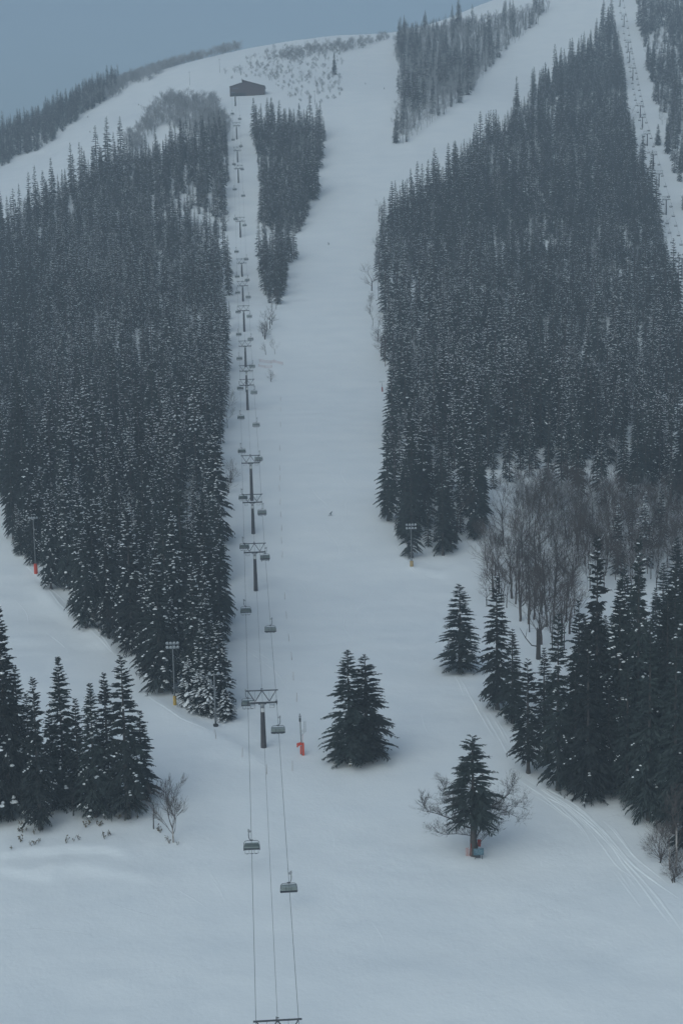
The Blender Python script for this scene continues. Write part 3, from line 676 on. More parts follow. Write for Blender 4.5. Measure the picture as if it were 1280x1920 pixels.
MASTS = [(328, 1322, 26), (67, 1075, 18), (404, 1362, 24), (771, 1062, 11), (709, 560, 12), (716, 734, 12), (990, 1450, 26), (1008, 1236, 14)]
firs = [f for f in firs if not any(abs(f[1] - mx) < mw and my - 16 < f[2] < my + 90 for mx, my, mw in MASTS)]
_fy = [11, 50, 116, 150, 219, 273, 317, 350, 402, 524, 640]; _fx = [1162, 1169.5, 1180, 1186, 1200, 1213, 1224.5, 1235, 1248.5, 1278, 1306]
firs = [f for f in firs if not (f[2] < 620 and ((f[6].startswith('the big forest') and f[1] > np.interp(f[2], _fy, _fx) - 13 - 9000 / f[0][1] * 0.9) or (f[6].startswith('the wood beyond') and f[1] < np.interp(f[2], _fy, _fx) + 20)))]
firs.sort(key=lambda f: -f[3] / f[0][1])
firs = [f for f in firs if np.min(np.hypot(heroP[:, 0] - f[0][0], heroP[:, 1] - f[0][1])) > 2.6]
NF = 300 - len(HERO)
near_f, far_f = firs[:NF], firs[NF:]
labs = label_all([(f[1], f[2] - 0.5 * f[3] * F / f[0][1], fir_words(f[3], f[4], f[5])) for f in near_f])
for i, (f, lab) in enumerate(zip(near_f, labs)):
    p, px, py, h, r, sn, stand = f; nr = p[1] < 460
    pool = sorted(range(len(NEAR if nr else MIDS)), key=lambda k: abs((NEAR if nr else MIDS)[k][1] - sn))[:4]
    pool = [k for k in pool if not ((NEAR if nr else MIDS)[k][2])] or pool
    k = pool[rs.randint(len(pool))]
    plant_fir(p, h, r, (NEAR if nr else MIDS)[k][0], lab, 'firs of ' + stand, rs.uniform(0, 6.28), nr)

def stuff_forest(name, label, pts, sources):
    """the rest of a kind as ONE object: points on the ground that carry copies of the source trees"""
    n = len(pts); me = bpy.data.meshes.new(name + '_points')
    me.from_pydata([tuple(p[0]) for p in pts], [], [])
    for nm, ty, vals in (('tree_scale', 'FLOAT_VECTOR', [v for p in pts for v in p[1]]), ('tree_turn', 'FLOAT', [p[2] for p in pts]), ('tree_kind', 'INT', [p[3] for p in pts])):
        a = me.attributes.new(nm, ty, 'POINT'); a.data.foreach_set('vector' if ty == 'FLOAT_VECTOR' else 'value', vals)
    o = obj(name, me); o['kind'] = 'stuff'; o['label'] = label
    c = bpy.data.collections.new(name + '_kinds')
    for i, s in enumerate(sources):
        q = bpy.data.objects.new(f'{name}_kind_{i:02d}', s); c.objects.link(q)
    g = bpy.data.node_groups.new(name + '_scatter', 'GeometryNodeTree')
    g.interface.new_socket('Geometry', in_out='INPUT', socket_type='NodeSocketGeometry'); g.interface.new_socket('Geometry', in_out='OUTPUT', socket_type='NodeSocketGeometry')
    N = g.nodes.new; gi, go = N('NodeGroupInput'), N('NodeGroupOutput'); iop = N('GeometryNodeInstanceOnPoints'); ci = N('GeometryNodeCollectionInfo')
    ci.inputs['Collection'].default_value = c; ci.inputs['Separate Children'].default_value = True; ci.inputs['Reset Children'].default_value = True
    def attr(nm, ty):
        a = N('GeometryNodeInputNamedAttribute'); a.data_type = ty; a.inputs['Name'].default_value = nm; return a.outputs['Attribute']
    cx = N('ShaderNodeCombineXYZ'); L = g.links.new
    L(attr('tree_turn', 'FLOAT'), cx.inputs['Z'])
    L(gi.outputs[0], iop.inputs['Points']); L(ci.outputs[0], iop.inputs['Instance']); iop.inputs['Pick Instance'].default_value = True
    L(attr('tree_kind', 'INT'), iop.inputs['Instance Index']); L(cx.outputs[0], iop.inputs['Rotation']); L(attr('tree_scale', 'FLOAT_VECTOR'), iop.inputs['Scale'])
    L(iop.outputs[0], go.inputs[0])
    md = o.modifiers.new('scatter', 'NODES'); md.node_group = g
    return o
SN = (0.62, 0.48, 0.36, 0.68, 0.26, 0.18, 0.10, 0.05)
pts = []
for p, px, py, h, r, sn, stand in far_f:
    pool = sorted(range(8), key=lambda k: abs(SN[k] - sn))[:4]
    pts.append((p, (r / 3.2, r / 3.2, h / 20), rs.uniform(0, 6.28), pool[rs.randint(4)]))
stuff_forest('conifer_forest', 'dense dark conifer forest flecked with snow on the mountainside', pts, SRC_FIR)

# --- leafless trees: the largest as things, the rest as one mass
BH = {'slim': 14, 'bushy': 8, 'spread': 12}
bares.sort(key=lambda b: -b[3] / b[0][1] if b[5] != 'open snow' else -9.0)
near_b, far_b = bares[:280], bares[280:]
FROST_HAZE_ME = {k: (t.mesh('bare_trunk', M['frost_haze']), b.mesh('bare_branches', M['frost_haze'])) for k, (t, b) in BARE.items()}
BW = {'slim': 'slim bare tree', 'bushy': 'bare many-stemmed bush', 'spread': 'spreading bare tree'}
labs = label_all([(b[1], b[2], BW[b[4][0]]) for b in near_b])
for b, lab in zip(near_b, labs):
    p, px, py, h, kd, stand = b; t, c = (FROST_HAZE_ME if py < 330 else BARE_ME)[kd]; k = h / BH[kd[0]]
    o = thing('bare_tree' if kd[0] != 'bushy' else 'bare_bush', lab, 'bare tree' if kd[0] != 'bushy' else 'bush', p, rs.uniform(0, 6.28), 'leafless trees on ' + stand if stand == 'open snow' else 'leafless trees of ' + stand, (k, k, k))
    obj('trunk', t, o); obj('branch_crown', c, o)
if far_b:
    KI = {('slim', 0): 0, ('slim', 1): 1, ('slim', 2): 2, ('bushy', 0): 3, ('bushy', 1): 3, ('spread', 0): 4, ('spread', 1): 4}
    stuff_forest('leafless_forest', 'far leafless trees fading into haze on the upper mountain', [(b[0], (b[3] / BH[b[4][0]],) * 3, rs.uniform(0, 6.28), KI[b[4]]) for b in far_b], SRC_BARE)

def special_bare(seed, px, py, h, args, bark, label, name='bare_tree', **kw):
    t, b = bare_tree(seed, h, *args, **kw)
    o = thing(name, label, 'bare tree', hit(px, py), 0.6 * seed)
    obj('trunk', t.mesh('bare_trunk', bark), o); obj('branch_crown', b.mesh('bare_branches', M['bark'] if bark is M['birch'] else bark), o); return o
special_bare(501, 325, 1580, height_to(hit(325, 1580), 1448), (0.62, 0.85, 4, 4, 0.17), M['birch'], 'bare birch with pale trunk on the snow right of the lower left firs', 'bare_birch', twig=0.024, trunk_frac=0.24)
special_bare(502, 288, 1555, 5.5, (0.7, 0.8, 3, 3, 0.11), M['oak'], 'thin dark sapling between the lower left firs and the pale birch', 'bare_sapling', twig=0.015, trunk_frac=0.6)
special_bare(503, 1268, 1640, 17.5, (0.5, 1.0, 4, 3, 0.2), M['birch'], 'tall white birch stem at the right edge', 'bare_birch', twig=0.018, trunk_frac=0.5)
special_bare(504, 1255, 1632, 12, (0.7, 0.8, 4, 3, 0.16), M['birch'], 'leaning birch left of the tall white birch stem', 'bare_birch', twig=0.018, trunk_frac=0.4)
special_bare(505, 1240, 1618, 8, (1.0, 0.6, 3, 4, 0.09), M['bark'], 'brown twiggy bush at the foot of the right-edge birches', 'bare_bush', twig=0.016, trunk_frac=0.15, stems=4)
special_bare(516, 1262, 1655, 6, (1.0, 0.6, 3, 4, 0.08), M['bark'], 'low twiggy bush in front of the tall white birch stem', 'bare_bush', twig=0.018, trunk_frac=0.15, stems=4)
special_bare(506, 1120, 1500, 4.5, (0.6, 0.8, 2, 3, 0.06), M['oak'], 'little sapling right of the flared fir foot', 'bare_sapling', twig=0.015, trunk_frac=0.4, stems=2)
special_bare(507, 135, 1530, 6, (0.7, 0.8, 2, 3, 0.07), M['oak'], 'thin sapling under the middle of the lower left firs', 'bare_sapling', twig=0.015, trunk_frac=0.4, stems=2)
special_bare(508, 45, 1535, 4, (0.8, 0.8, 2, 3, 0.05), M['oak'], 'small sapling on the snow left of the downhill fir', 'bare_sapling', twig=0.015, trunk_frac=0.4)
special_bare(509, 258, 1535, 6, (0.7, 0.8, 2, 3, 0.07), M['oak'], 'thin sapling right of the broad lower left fir', 'bare_sapling', twig=0.015, trunk_frac=0.4)
special_bare(510, 1010, 1225, height_to(hit(1010, 1225), 1010), (0.75, 0.7, 4, 3, 0.26), M['oak'], 'tall dark bare tree rising beside the broken snag', 'bare_tree', twig=0.022, trunk_frac=0.3)
special_bare(512, 975, 1165, 19, (0.8, 0.7, 4, 3, 0.28), M['bark'], 'big forked bare tree at the front of the brown thicket', 'bare_tree', twig=0.022, trunk_frac=0.3)
special_bare(513, 940, 1125, 16, (1.0, 0.6, 4, 3, 0.22), M['bark'], 'wide bare tree overhanging the snow at the thicket edge', 'bare_tree', twig=0.022, trunk_frac=0.25)
special_bare(514, 912, 1135, 10, (1.0, 0.6, 3, 4, 0.14), M['bark'], 'low bare tree closest to the piste at the thicket edge', 'bare_tree', twig=0.022, trunk_frac=0.25)

# broken snag
P = hit(1009, 1236); s = MB()
s.tube([(0, 0, -.5), (0, 0, 2), (.05, 0, 5), (-.05, 0, 6.5), (-.25, 0, 7.6)], [.62, .52, .5, .42, .06], 9)
o = thing('broken_snag', 'thick dark broken-off trunk in front of the brown thicket', 'dead tree', P)
obj('trunk', s.mesh('snag_trunk', M['oak'], True), o)
s = MB(); s.tube([(0, 0, 3.0), (-1.6, -.2, 3.4), (-3.0, -.2, 5.2), (-4.4, 0, 7.6)], [.16, .14, .11, .04], 6); s.tube([(-3.0, -.2, 5.2), (-2.6, 0, 7.4)], [.08, .03], 5)
obj('broken_branch', s.mesh('snag_branch', M['oak']), o)

# the bare oak round the fir with the sign
P = hit(889, 1603)
t, b = MB(), MB()
rnd = random.Random(77)
t.tube([(0, 0, -.5), (0, 0, .4), (-.15, 0, 2.5), (-.1, .1, 5.2), (-.3, .1, 7.4)], [.95, .75, .58, .52, .3], 10)
t.tube([(.0, .1, 4.0), (.6, .15, 5.5), (.75, .2, 8.5)], [.38, .3, .16], 7)
def limb(p, pts, r):
    pts = [Vector((q[0] * .86, q[1], q[2])) for q in pts]; r *= 0.72; b.tube([p] + pts, [r * (1 - .75 * i / len(pts)) for i in range(len(pts) + 1)], 6)
    def twigs(q, d, L, rr, lv):
        n = 3; ps, dd = [q], d.copy()
        for i in range(n):
            dd = (dd + Vector((rnd.gauss(0, .25), rnd.gauss(0, .25), rnd.gauss(.08, .22)))).normalized(); ps.append(ps[-1] + dd * L / n)
        b.tube(ps, [rr, rr * .8, rr * .6, rr * .35], 3, cap=False)
        if lv:
            for k in range(5):
                i = rnd.randint(1, 3); e = Vector((rnd.gauss(0, .7), rnd.gauss(0, .7), rnd.gauss(.25, .5))); twigs(ps[i], (dd + e).normalized(), L * rnd.uniform(.5, .75), max(.016, rr * .55), lv - 1)
    allp = [Vector(p)] + pts
    for i in range(1, len(allp)):
        d = (allp[i] - allp[i - 1]).normalized()
        for k in range(6):
            f = rnd.random(); e = Vector((rnd.gauss(0, .6), rnd.gauss(0, .6), rnd.gauss(.35, .5))); twigs(allp[i - 1].lerp(allp[i], f), (d + e).normalized(), rnd.uniform(1.1, 2.3), r * .26, 2)
    twigs(allp[-1], (allp[-1] - allp[-2]).normalized(), 1.8, r * .3, 2)
limb((-.2, 0, 4.6), [(-2.2, -.3, 5.3), (-4.6, -.4, 6.6), (-7.4, -.4, 7.6), (-9.2, -.2, 7.9), (-10, 0, 9.2)], .2)
limb((-.2, .2, 6.0), [(-1.8, .2, 7.4), (-3.6, .2, 9.0), (-5.4, .1, 10.6), (-6.0, .2, 12.2)], .19)
limb((-.1, -.2, 2.8), [(-.9, -.4, 3.6), (-3.4, -.6, 4.0), (-6.0, -.5, 3.9), (-7.2, -.4, 4.2)], .13)
limb((.3, .1, 3.0), [(1.6, .1, 4.8), (2.9, .2, 6.0), (4.6, .3, 7.0), (6.4, .2, 7.4), (8.6, .1, 6.4)], .18)
limb((.6, .1, 6.0), [(2.6, .2, 7.8), (5.0, .2, 9.2), (7.0, .3, 10.6), (7.6, .3, 12)], .16)
limb((.4, 0, 1.0), [(1.2, 0, 2.2), (2.6, .1, 3.4), (4.2, .1, 4.2)], .09)
limb((-.2, 0, 7.0), [(-.9, -.2, 8.4), (-2.6, -.3, 8.8), (-4.8, -.4, 9.2)], .13)
limb((.7, .2, 7.5), [(1.6, -.3, 8.6), (3.4, -.4, 8.6), (6.0, -.3, 8.4), (8.6, 0, 9.0)], .12)
o = thing('bare_oak', 'wide bare oak grown together with a fir behind the blue sign', 'bare tree', P)
obj('trunk', t.mesh('oak_trunk', M['oak'], True), o); obj('branch_crown', b.mesh('oak_branches', M['oak']), o)

# ------------------------------------------------------------------ the main chairlift
GAUGE = 5.7
lp0, lp1 = hit(494, 1397), hit(444, 261)
SL = (lp1[0] - lp0[0]) / (lp1[1] - lp0[1])
def line_x(Y): return lp0[0] + SL * (Y - lp0[1])
LIFT_ROT = -math.atan(SL) * -1
LIFT_ROT = math.atan2(-SL, 1)               # turn about Z that takes +Y onto the line
ARM_GAP = 2.45                              # crossarm below the top bar
TOPS = {176: 1914, 275: 1295, 390: 1019, 436: 927, 468: 854, 601: 711, 640: 685, 689: 639, 745: 573, 805: 527, 865: 485, 950: 407, 1050: 309, 1100: 275, 1160: 229}
def tube_mesh(name, segs, rad, n, m, smooth=False):
    mb = MB()
    for s_ in segs: mb.tube(s_, rad, n)
    return mb.mesh(name, m, smooth)

WHEELS = (-1.35, -.95, -.55, -.15, .25, .65, 1.05, 1.4)
wm = MB(); wm.tube([(-.06, 0, 0), (.06, 0, 0)], .2, 12); wm.tube([(-.09, 0, 0), (.09, 0, 0)], .05, 6); WHEEL = wm.mesh('wheel', M['rubber'])
def lift_parts(g, arm_gap, bar_over=0.35):
    """meshes of one tower head, origin at the top of the pole (crossarm height)"""
    w = g / 2; P = {}
    mb = MB(); mb.box((-w / 2 - .1, 0, 0), (w + .1, .34, .38), 0); mb.box((w / 2 + .1, 0, 0), (w + .1, .34, .38), 0); mb.box((0, 0, -.12), (1.5, .5, .5), 0, None, 1.25); mb.box((0, 0, .215), (g * .9, .3, .05), 1)
    P['crossarm'] = mb.mesh('crossarm', [M['steel'], M['snow']])
    mb = MB(); T = arm_gap
    mb.tube([(-w - bar_over, 0, T), (w + bar_over, 0, T)], .13, 7)
    for a, b in (((-w + .05, T), (-w * .5, .19)), ((-w * .5, .19), (0, T)), ((0, T), (w * .5, .19)), ((w * .5, .19), (w - .05, T))):
        mb.tube([(a[0], 0, a[1]), (b[0], 0, b[1])], .09, 6)
    mb.box((-.15, 0, T + .25), (.12, .3, .45)); mb.box((.05, 0, T + .35), (.3, .12, .1))
    for x in (-w * .5, w * .5): mb.tube([(x, .05, T), (x, .05, .1)], .02, 4)
    P['top_frame'] = mb.mesh('top_frame', M['steel'])
    mb = MB()
    mb.box((0, 0, -.12), (.10, 3.0, .16)); mb.box((0, 0, .05), (.16, .5, .5))
    P['sheave_beam'] = mb.mesh('sheave_train', M['steel'])
    for y in WHEELS:
        a = Vector((0, y, -.02)); mb.tube([a + Vector((-.06, 0, 0)), a + Vector((.06, 0, 0))], .2, 10)
    P['sheave_train'] = mb.mesh('sheave_train', M['steel'])
    mb = MB()
    mb.box((0, 0, -.75), (.95, 2.6, .06), 0); mb.box((0, 0, -.705), (.8, 2.4, .04), 1)
    for y in (-1.2, 0, 1.2): mb.tube([(.5, y, -.75), (.5, y, .1)], .03, 4); mb.tube([(-.45, y, -.75), (-.45, y, -.05)], .03, 4)
    mb.tube([(.5, -1.2, .1), (.5, 1.2, .1)], .03, 4); mb.tube([(.5, -1.2, -.3), (.5, 1.2, -.3)], .025, 4)
    P['catwalk'] = mb.mesh('catwalk', [M['galv'], M['snow']])
    return P
HEAD = lift_parts(GAUGE, ARM_GAP)
mb = MB(); mb.tube([(0, 0, -.06), (0, 0, 0), (0, 0, 1)], [.62, .60, .40], 14); POLE = mb.mesh('pole', M['polesteel'], True)
mb = MB(); mb.box((0, -.46, -1.45), (.62, .04, .8)); PLATE = mb.mesh('number_plate', M['white'])
mb = MB(); mb.tube([(0, 0, -1.0), (0, 0, -.2)], [.43, .43], 14); COLLAR = mb.mesh('pole_collar', M['galv'], True)
def ladder_mesh(n):
    mb = MB()
    for x in (-.2, .2): mb.tube([(x, 0, 0), (x, 0, n)], .025, 4)
    z = .3
    while z < n: mb.tube([(-.2, 0, z), (.2, 0, z)], .018, 4); z += .35
    return mb.mesh('ladder', M['galv'])

TW = []
TLAB = ['top frame of the lowest lift tower, rising into the bottom edge', 'dark lift tower nearest to the red-padded weather post', 'lift tower just above the second chair pair, clear snow round its foot',
        'tall lift tower standing directly under the head of the next tower up', 'lift tower whose foot hides behind the head of another, beside snowy forest', 'lift tower at the narrow middle, front one of the stacked trio',
        'lift tower in the middle of the stacked trio, foot hidden', 'tallest rear lift tower of the stacked trio', 'lift tower level with the lower tip of the narrow wood', 'lift tower beside the lower third of the narrow wood',
        'lift tower next to the big overhanging snowy branch', 'lift tower halfway along the narrow wood', 'third lift tower below the top station', 'second lift tower below the top station', 'hazy lift tower next below the top station']
for i, (Y, top) in enumerate(TOPS.items()):
    x = line_x(Y); p = np.array([x, Y, tz(x, Y)]); h = height_to(p, top) - ARM_GAP
    t = thing('lift_tower', TLAB[i], 'lift tower', p, LIFT_ROT, 'towers of the main chairlift')
    obj('pole', POLE, t, (0, 0, 0), scale=(1, 1, h - .2))
    obj('pole_collar', COLLAR, t, (0, 0, h)); obj('crossarm', HEAD['crossarm'], t, (0, 0, h)); obj('top_frame', HEAD['top_frame'], t, (0, 0, h))
    for sx in (-1, 1):
        tr = obj('sheave_train', HEAD['sheave_beam' if i < 4 else 'sheave_train'], t, (sx * GAUGE / 2, 0, h))
        for y in WHEELS if i < 4 else (): obj('wheel', WHEEL, tr, (0, y, -.02))
        obj('catwalk', HEAD['catwalk'], t, (sx * (GAUGE / 2 - .95), 0, h), scale=(sx, 1, 1))
    if i in (1, 2, 3, 4, 5, 6): obj('number_plate', PLATE, t, (0, 0, h))
    if i < 6: obj('ladder', ladder_mesh(h - 1), t, (0, .62, .2))
    TW.append((x, Y, p[2] + h))
xs_ = line_x(1262); TW.append((xs_, 1262, tz(xs_, 1262) + 6.0))
first = TW[0]; TW.insert(0, (line_x(90), 90, first[2] - 8.0))
DIRX = np.array([math.cos(LIFT_ROT), math.sin(LIFT_ROT), 0])

def rope_points(off, dz, sag=0.008, tw=None, dirx=None):
    tw = TW if tw is None else tw; dirx = DIRX if dirx is None else dirx; pts = []
    for a, b in zip(tw[:-1], tw[1:]):
        a, b = np.array(a), np.array(b); n = max(6, int(np.linalg.norm(b - a) / 8)); L = np.linalg.norm(b - a)
        for k in range(n):
            f = k / n; q = a + (b - a) * f + dirx * off; q[2] += dz - 4 * sag * L * f * (1 - f); pts.append(q)
    q = np.array(tw[-1]) + dirx * off; q[2] += dz; pts.append(q)
    return np.array(pts)
ROPES = {}
for side, off, dz, rad, lab in (('l', -GAUGE / 2, .19, .036, 'steel haul rope that carries the descending chairs down the main line'), ('r', GAUGE / 2, .19, .036, 'steel haul rope that carries the ascending chairs up the main line'),
                                ('c', 0, ARM_GAP + .1, .026, 'thin cable strung along the tower tops between the two haul ropes')):
    pts = rope_points(off, dz, 0.008 if side != 'c' else 0.012); ROPES[side] = pts
    mb = MB(); mb.tube(pts, rad, 5); tag(obj('haul_rope' if side != 'c' else 'signal_cable', mb.mesh('cable', M['cable'])), lab, 'cable', 'cables of the main chairlift')

# --- one covered six-seat chair: origin at the grip on the rope, riders face +Y
def chair_parts():
    P = {}
    mb = MB(); mb.box((.18, 0, .03), (.5, .5, .16)); mb.box((.42, 0, .1), (.22, .7, .2))
    for y in (-.3, 0, .3): mb.tube([(.28, y, .18), (.58, y, .18)], .09, 8)
    for y in (-.42, .42): mb.tube([(.3, y, .22), (.62, y * 1.1, .3)], .03, 4)
    P['grip'] = mb.mesh('grip', M['galv'])
    mb = MB(); mb.tube([(.42, 0, .05), (.46, 0, -.5), (.44, 0, -1.0), (.34, 0, -1.3), (.12, 0, -1.48), (-.1, 0, -1.52)], .065, 8); mb.box((0, 0, -1.53), (.5, .3, .14))
    P['hanger'] = mb.mesh('hanger', M['steel'], True)
    mb = MB()
    mb.tube([(-1.36, .1, -3.05), (-1.32, .05, -2.4), (-1.24, 0, -1.85), (-1.05, 0, -1.64), (-.7, 0, -1.58), (.7, 0, -1.58), (1.05, 0, -1.64), (1.24, 0, -1.85), (1.32, .05, -2.4), (1.36, .1, -3.05)], .05, 6)
    mb.tube([(-1.34, .1, -3.05), (-1.36, .55, -3.1)], .05, 6); mb.tube([(1.34, .1, -3.05), (1.36, .55, -3.1)], .05, 6); mb.tube([(-1.34, .0, -3.1), (1.34, .0, -3.1)], .05, 6)
    P['frame'] = mb.mesh('chair_frame', M['steel'], True)
    mb = MB()
    rt = Matrix.Rotation(R(-14), 3, 'X')
    mb.box((0, -.1, -2.52), (2.5, .07, .5), 0, rt)
    for x in (-1.02, -.62, -.2, .2, .62, 1.02): mb.box((x, -.2, -2.24), (.3, .06, .2), 0, rt)
    for x in (-.42, .42): mb.box((x, -.2, -2.45), (.07, .07, .5), 1, rt)
    P['backrest'] = mb.mesh('backrest', [M['back'], M['seat']])
    mb = MB(); mb.box((0, .2, -3.0), (2.6, .56, .12), 0, Matrix.Rotation(R(5), 3, 'X')); mb.box((0, -.1, -3.0), (2.66, .09, .2))
    P['seat'] = mb.mesh('seat', M['seat'])
    mb = MB(); vs, fs = [], []; prof = [(-.05, -1.93), (.25, -1.92), (.6, -2.02), (.85, -2.25), (.95, -2.52), (.92, -2.74)]; xs = [-1.26, -1.1, -.6, 0, .6, 1.1, 1.26]
    for y, z in prof:
        for x in xs: vs.append((x * (1.0 if z < -2.15 else (.93 if z < -2.0 else .87)), y - (.12 if abs(x) > 1.2 else 0), z))
    n = len(xs)
    for i in range(len(prof) - 1):
        for j in range(n - 1): fs.append((i * n + j, i * n + j + 1, (i + 1) * n + j + 1, (i + 1) * n + j))
    mb.add(vs, fs); P['bubble_shield'] = mb.mesh('bubble_shield', M['shield'], True)
    mb = MB(); mb.tube([(-1.27, .9, -2.76), (1.27, .9, -2.76)], .035, 5)
    for s_ in (-1, 1): mb.tube([(s_ * 1.3, 0, -1.95), (s_ * 1.3, .6, -2.2), (s_ * 1.27, .9, -2.76)], .035, 5)
    P['shield_rail'] = mb.mesh('shield_rail', M['steel'])
    mb = MB()
    for x in (-1.1, -.42, .42, 1.1): mb.tube([(x, .55, -2.75), (x, .95, -3.1), (x, .98, -3.45)], .03, 5)
    mb.tube([(-1.15, .98, -3.45), (1.15, .98, -3.45)], .03, 5)
    for x in (-.75, 0, .75): mb.tube([(x - .2, 1.02, -3.5), (x + .2, 1.02, -3.5)], .035, 5)
    P['footrest'] = mb.mesh('footrest', M['steel'])
    return P
CH = chair_parts()
def dense(pts):
    out = []
    for a, b in zip(pts[:-1], pts[1:]):
        for k in range(12): out.append(a + (b - a) * k / 12)
    return np.array(out)
def on_rope(pts, body_y, drop=2.5):
    """the place on a rope from which a chair body hangs at this row"""
    q = pts.copy(); q[:, 2] -= drop; m = q[:, 1] > 150
    px, py = project(q[m]); k = np.where((py[:-1] - body_y) * (py[1:] - body_y) <= 0)[0]
    return pts[m][k[0] if len(k) else int(np.argmin(abs(py - body_y)))]
LEFT_CH = [1585, 1318, 1144, 1024, 932, 845, 782, 727, 671, 626, 584, 548, 518, 471, 410, 354, 307, 261, 212]
RIGHT_CH = [1665, 1367, 1179, 1044, 959, 860, 796, 735, 686, 635, 592, 556, 524, 485, 421, 366, 316, 273, 222]
NEARW = {0: 'nearest to the camera, below all complete towers'}
RIDDEN = []
def put_chair(p, up, label, group):
    t = thing('lift_chair', label, 'lift chair', p, LIFT_ROT + (0 if up else math.pi), group)
    pt = {nm: obj(nm, CH[nm], t) for nm in ('hanger', 'frame', 'backrest', 'seat', 'bubble_shield', 'footrest')}
    obj('grip', CH['grip'], pt['hanger']); obj('shield_rail', CH['shield_rail'], pt['bubble_shield'])
    return t
DR, DL = dense(ROPES['r']), dense(ROPES['l'])
for i, y in enumerate(LEFT_CH):
    lab = f"covered chair on the descending left rope, {ordinal(i)} up from the bottom" + (', overlapping a tower head' if i in (1, 3, 4, 7) else '')
    put_chair(on_rope(DL, y), False, lab, 'chairs of the main chairlift')
for i, y in enumerate(RIGHT_CH):
    lab = f"covered chair on the ascending right rope, {ordinal(i)} up from the bottom" + (', carrying skiers' if i in (3, 4, 5) else '')
    p = on_rope(DR, y); put_chair(p, True, lab, 'chairs of the main chairlift')
    if i in (3, 4, 5): RIDDEN.append((i, p))

# ------------------------------------------------------------------ people
def skinned(name, joints, edges, radii, m, sub=1):
    me = bpy.data.meshes.new(name + '_tmp'); me.from_pydata(joints, edges, [])
    o = bpy.data.objects.new(name + '_tmp', me); COL.objects.link(o)
    md = o.modifiers.new('skin', 'SKIN'); sv = me.skin_vertices[0].data
    for v, r_ in zip(sv, radii): v.radius = (r_, r_)
    sv[0].use_root = True
    s_ = o.modifiers.new('sub', 'SUBSURF'); s_.levels = sub; s_.render_levels = sub
    dg = bpy.context.evaluated_depsgraph_get(); out = bpy.data.meshes.new_from_object(o.evaluated_get(dg)); out.name = name
    bpy.data.objects.remove(o); out.materials.clear()
    for x in (m if isinstance(m, (list, tuple)) else [m]): out.materials.append(x)
    for p in out.polygons:
        p.use_smooth = True
        if isinstance(m, (list, tuple)) and len(m) > 1: p.material_index = 0
    return out
def body(pose, m):
    """pose: joint positions of a skier, pelvis first"""
    J = ['pelvis', 'chest', 'neck', 'head', 'lsh', 'lel', 'lha', 'rsh', 'rel', 'rha', 'lhip', 'lkn', 'lan', 'lto', 'rhip', 'rkn', 'ran', 'rto', 'crown_']
    E = [(0, 1), (1, 2), (2, 3), (1, 4), (4, 5), (5, 6), (1, 7), (7, 8), (8, 9), (0, 10), (10, 11), (11, 12), (12, 13), (0, 14), (14, 15), (15, 16), (16, 17), (3, 18)]
    rd = [.17, .19, .075, .11, .10, .075, .06, .10, .075, .06, .12, .09, .08, .07, .12, .09, .08, .07, .09]
    return skinned('body', [pose[j] for j in J], E, rd, m)
SIT = dict(pelvis=(0, 0, .12), chest=(0, -.08, .52), neck=(0, -.06, .72), head=(0, -.03, .84), crown_=(0, -.03, .95), lsh=(-.2, -.07, .6), lel=(-.27, .06, .34), lha=(-.16, .3, .26), rsh=(.2, -.07, .6), rel=(.27, .06, .34), rha=(.16, .3, .26),
           lhip=(-.1, .05, .1), lkn=(-.13, .46, .1), lan=(-.13, .5, -.42), lto=(-.13, .7, -.5), rhip=(.1, .05, .1), rkn=(.13, .46, .1), ran=(.13, .5, -.42), rto=(.13, .7, -.5))
STAND = dict(pelvis=(0, 0, .92), chest=(0, .14, 1.25), neck=(0, .2, 1.44), head=(0, .24, 1.56), crown_=(0, .25, 1.67), lsh=(-.2, .15, 1.34), lel=(-.34, .22, 1.1), lha=(-.36, .42, 1.0), rsh=(.2, .15, 1.34), rel=(.34, .22, 1.1), rha=(.36, .42, 1.0),
             lhip=(-.12, 0, .88), lkn=(-.15, .14, .5), lan=(-.15, 0, .1), lto=(-.15, .16, .06), rhip=(.12, 0, .88), rkn=(.15, .14, .5), ran=(.15, 0, .1), rto=(.15, .16, .06))
CROUCH = dict(pelvis=(0, 0, .62), chest=(-.28, .1, .98), neck=(-.42, .14, 1.16), head=(-.5, .16, 1.27), crown_=(-.55, .17, 1.37), lsh=(-.36, -.06, 1.06), lel=(-.55, -.18, .95), lha=(-.75, -.2, 1.05), rsh=(-.2, .28, 1.04), rel=(-.1, .5, .9), rha=(.1, .62, .82),
              lhip=(-.1, 0, .6), lkn=(-.34, .1, .42), lan=(-.32, 0, .12), lto=(-.32, .14, .07), rhip=(.1, 0, .6), rkn=(.34, .1, .42), ran=(.3, 0, .12), rto=(.3, .14, .07))
mb = MB(); mb.tube([(0, -.03, .02), (0, -.03, .1), (0, -.03, .18), (0, -.03, .22)], [.135, .14, .10, .03], 10); HELM = mb.mesh('helmet', M['helmet'], True)
mb = MB(); mb.box((0, 0, 0), (.12, 1.6, .04)); mb.box((0, .8, .03), (.08, .2, .03), 0, Matrix.Rotation(R(18), 3, 'X')); SKI = mb.mesh('ski', M['ski'])
mb = MB(); mb.box((0, 0, 0), (1.2, .27, .03)); mb.box((.68, 0, .03), (.2, .24, .03), 0, Matrix.Rotation(R(-16), 3, 'Y')); mb.box((-.68, 0, .03), (.2, .24, .03), 0, Matrix.Rotation(R(16), 3, 'Y')); BOARD = mb.mesh('snowboard', M['ski'])
mb = MB(); mb.tube([(0, 0, 0), (.05, -.5, -.85)], .015, 5); STICK = mb.mesh('ski_pole', M['ski'])
BODY = {k: body(p, m) for k, p, m in (('sit', SIT, M['suit']), ('sit2', SIT, M['suit2']), ('stand', STAND, M['suit']), ('crouch', CROUCH, M['suit']))}
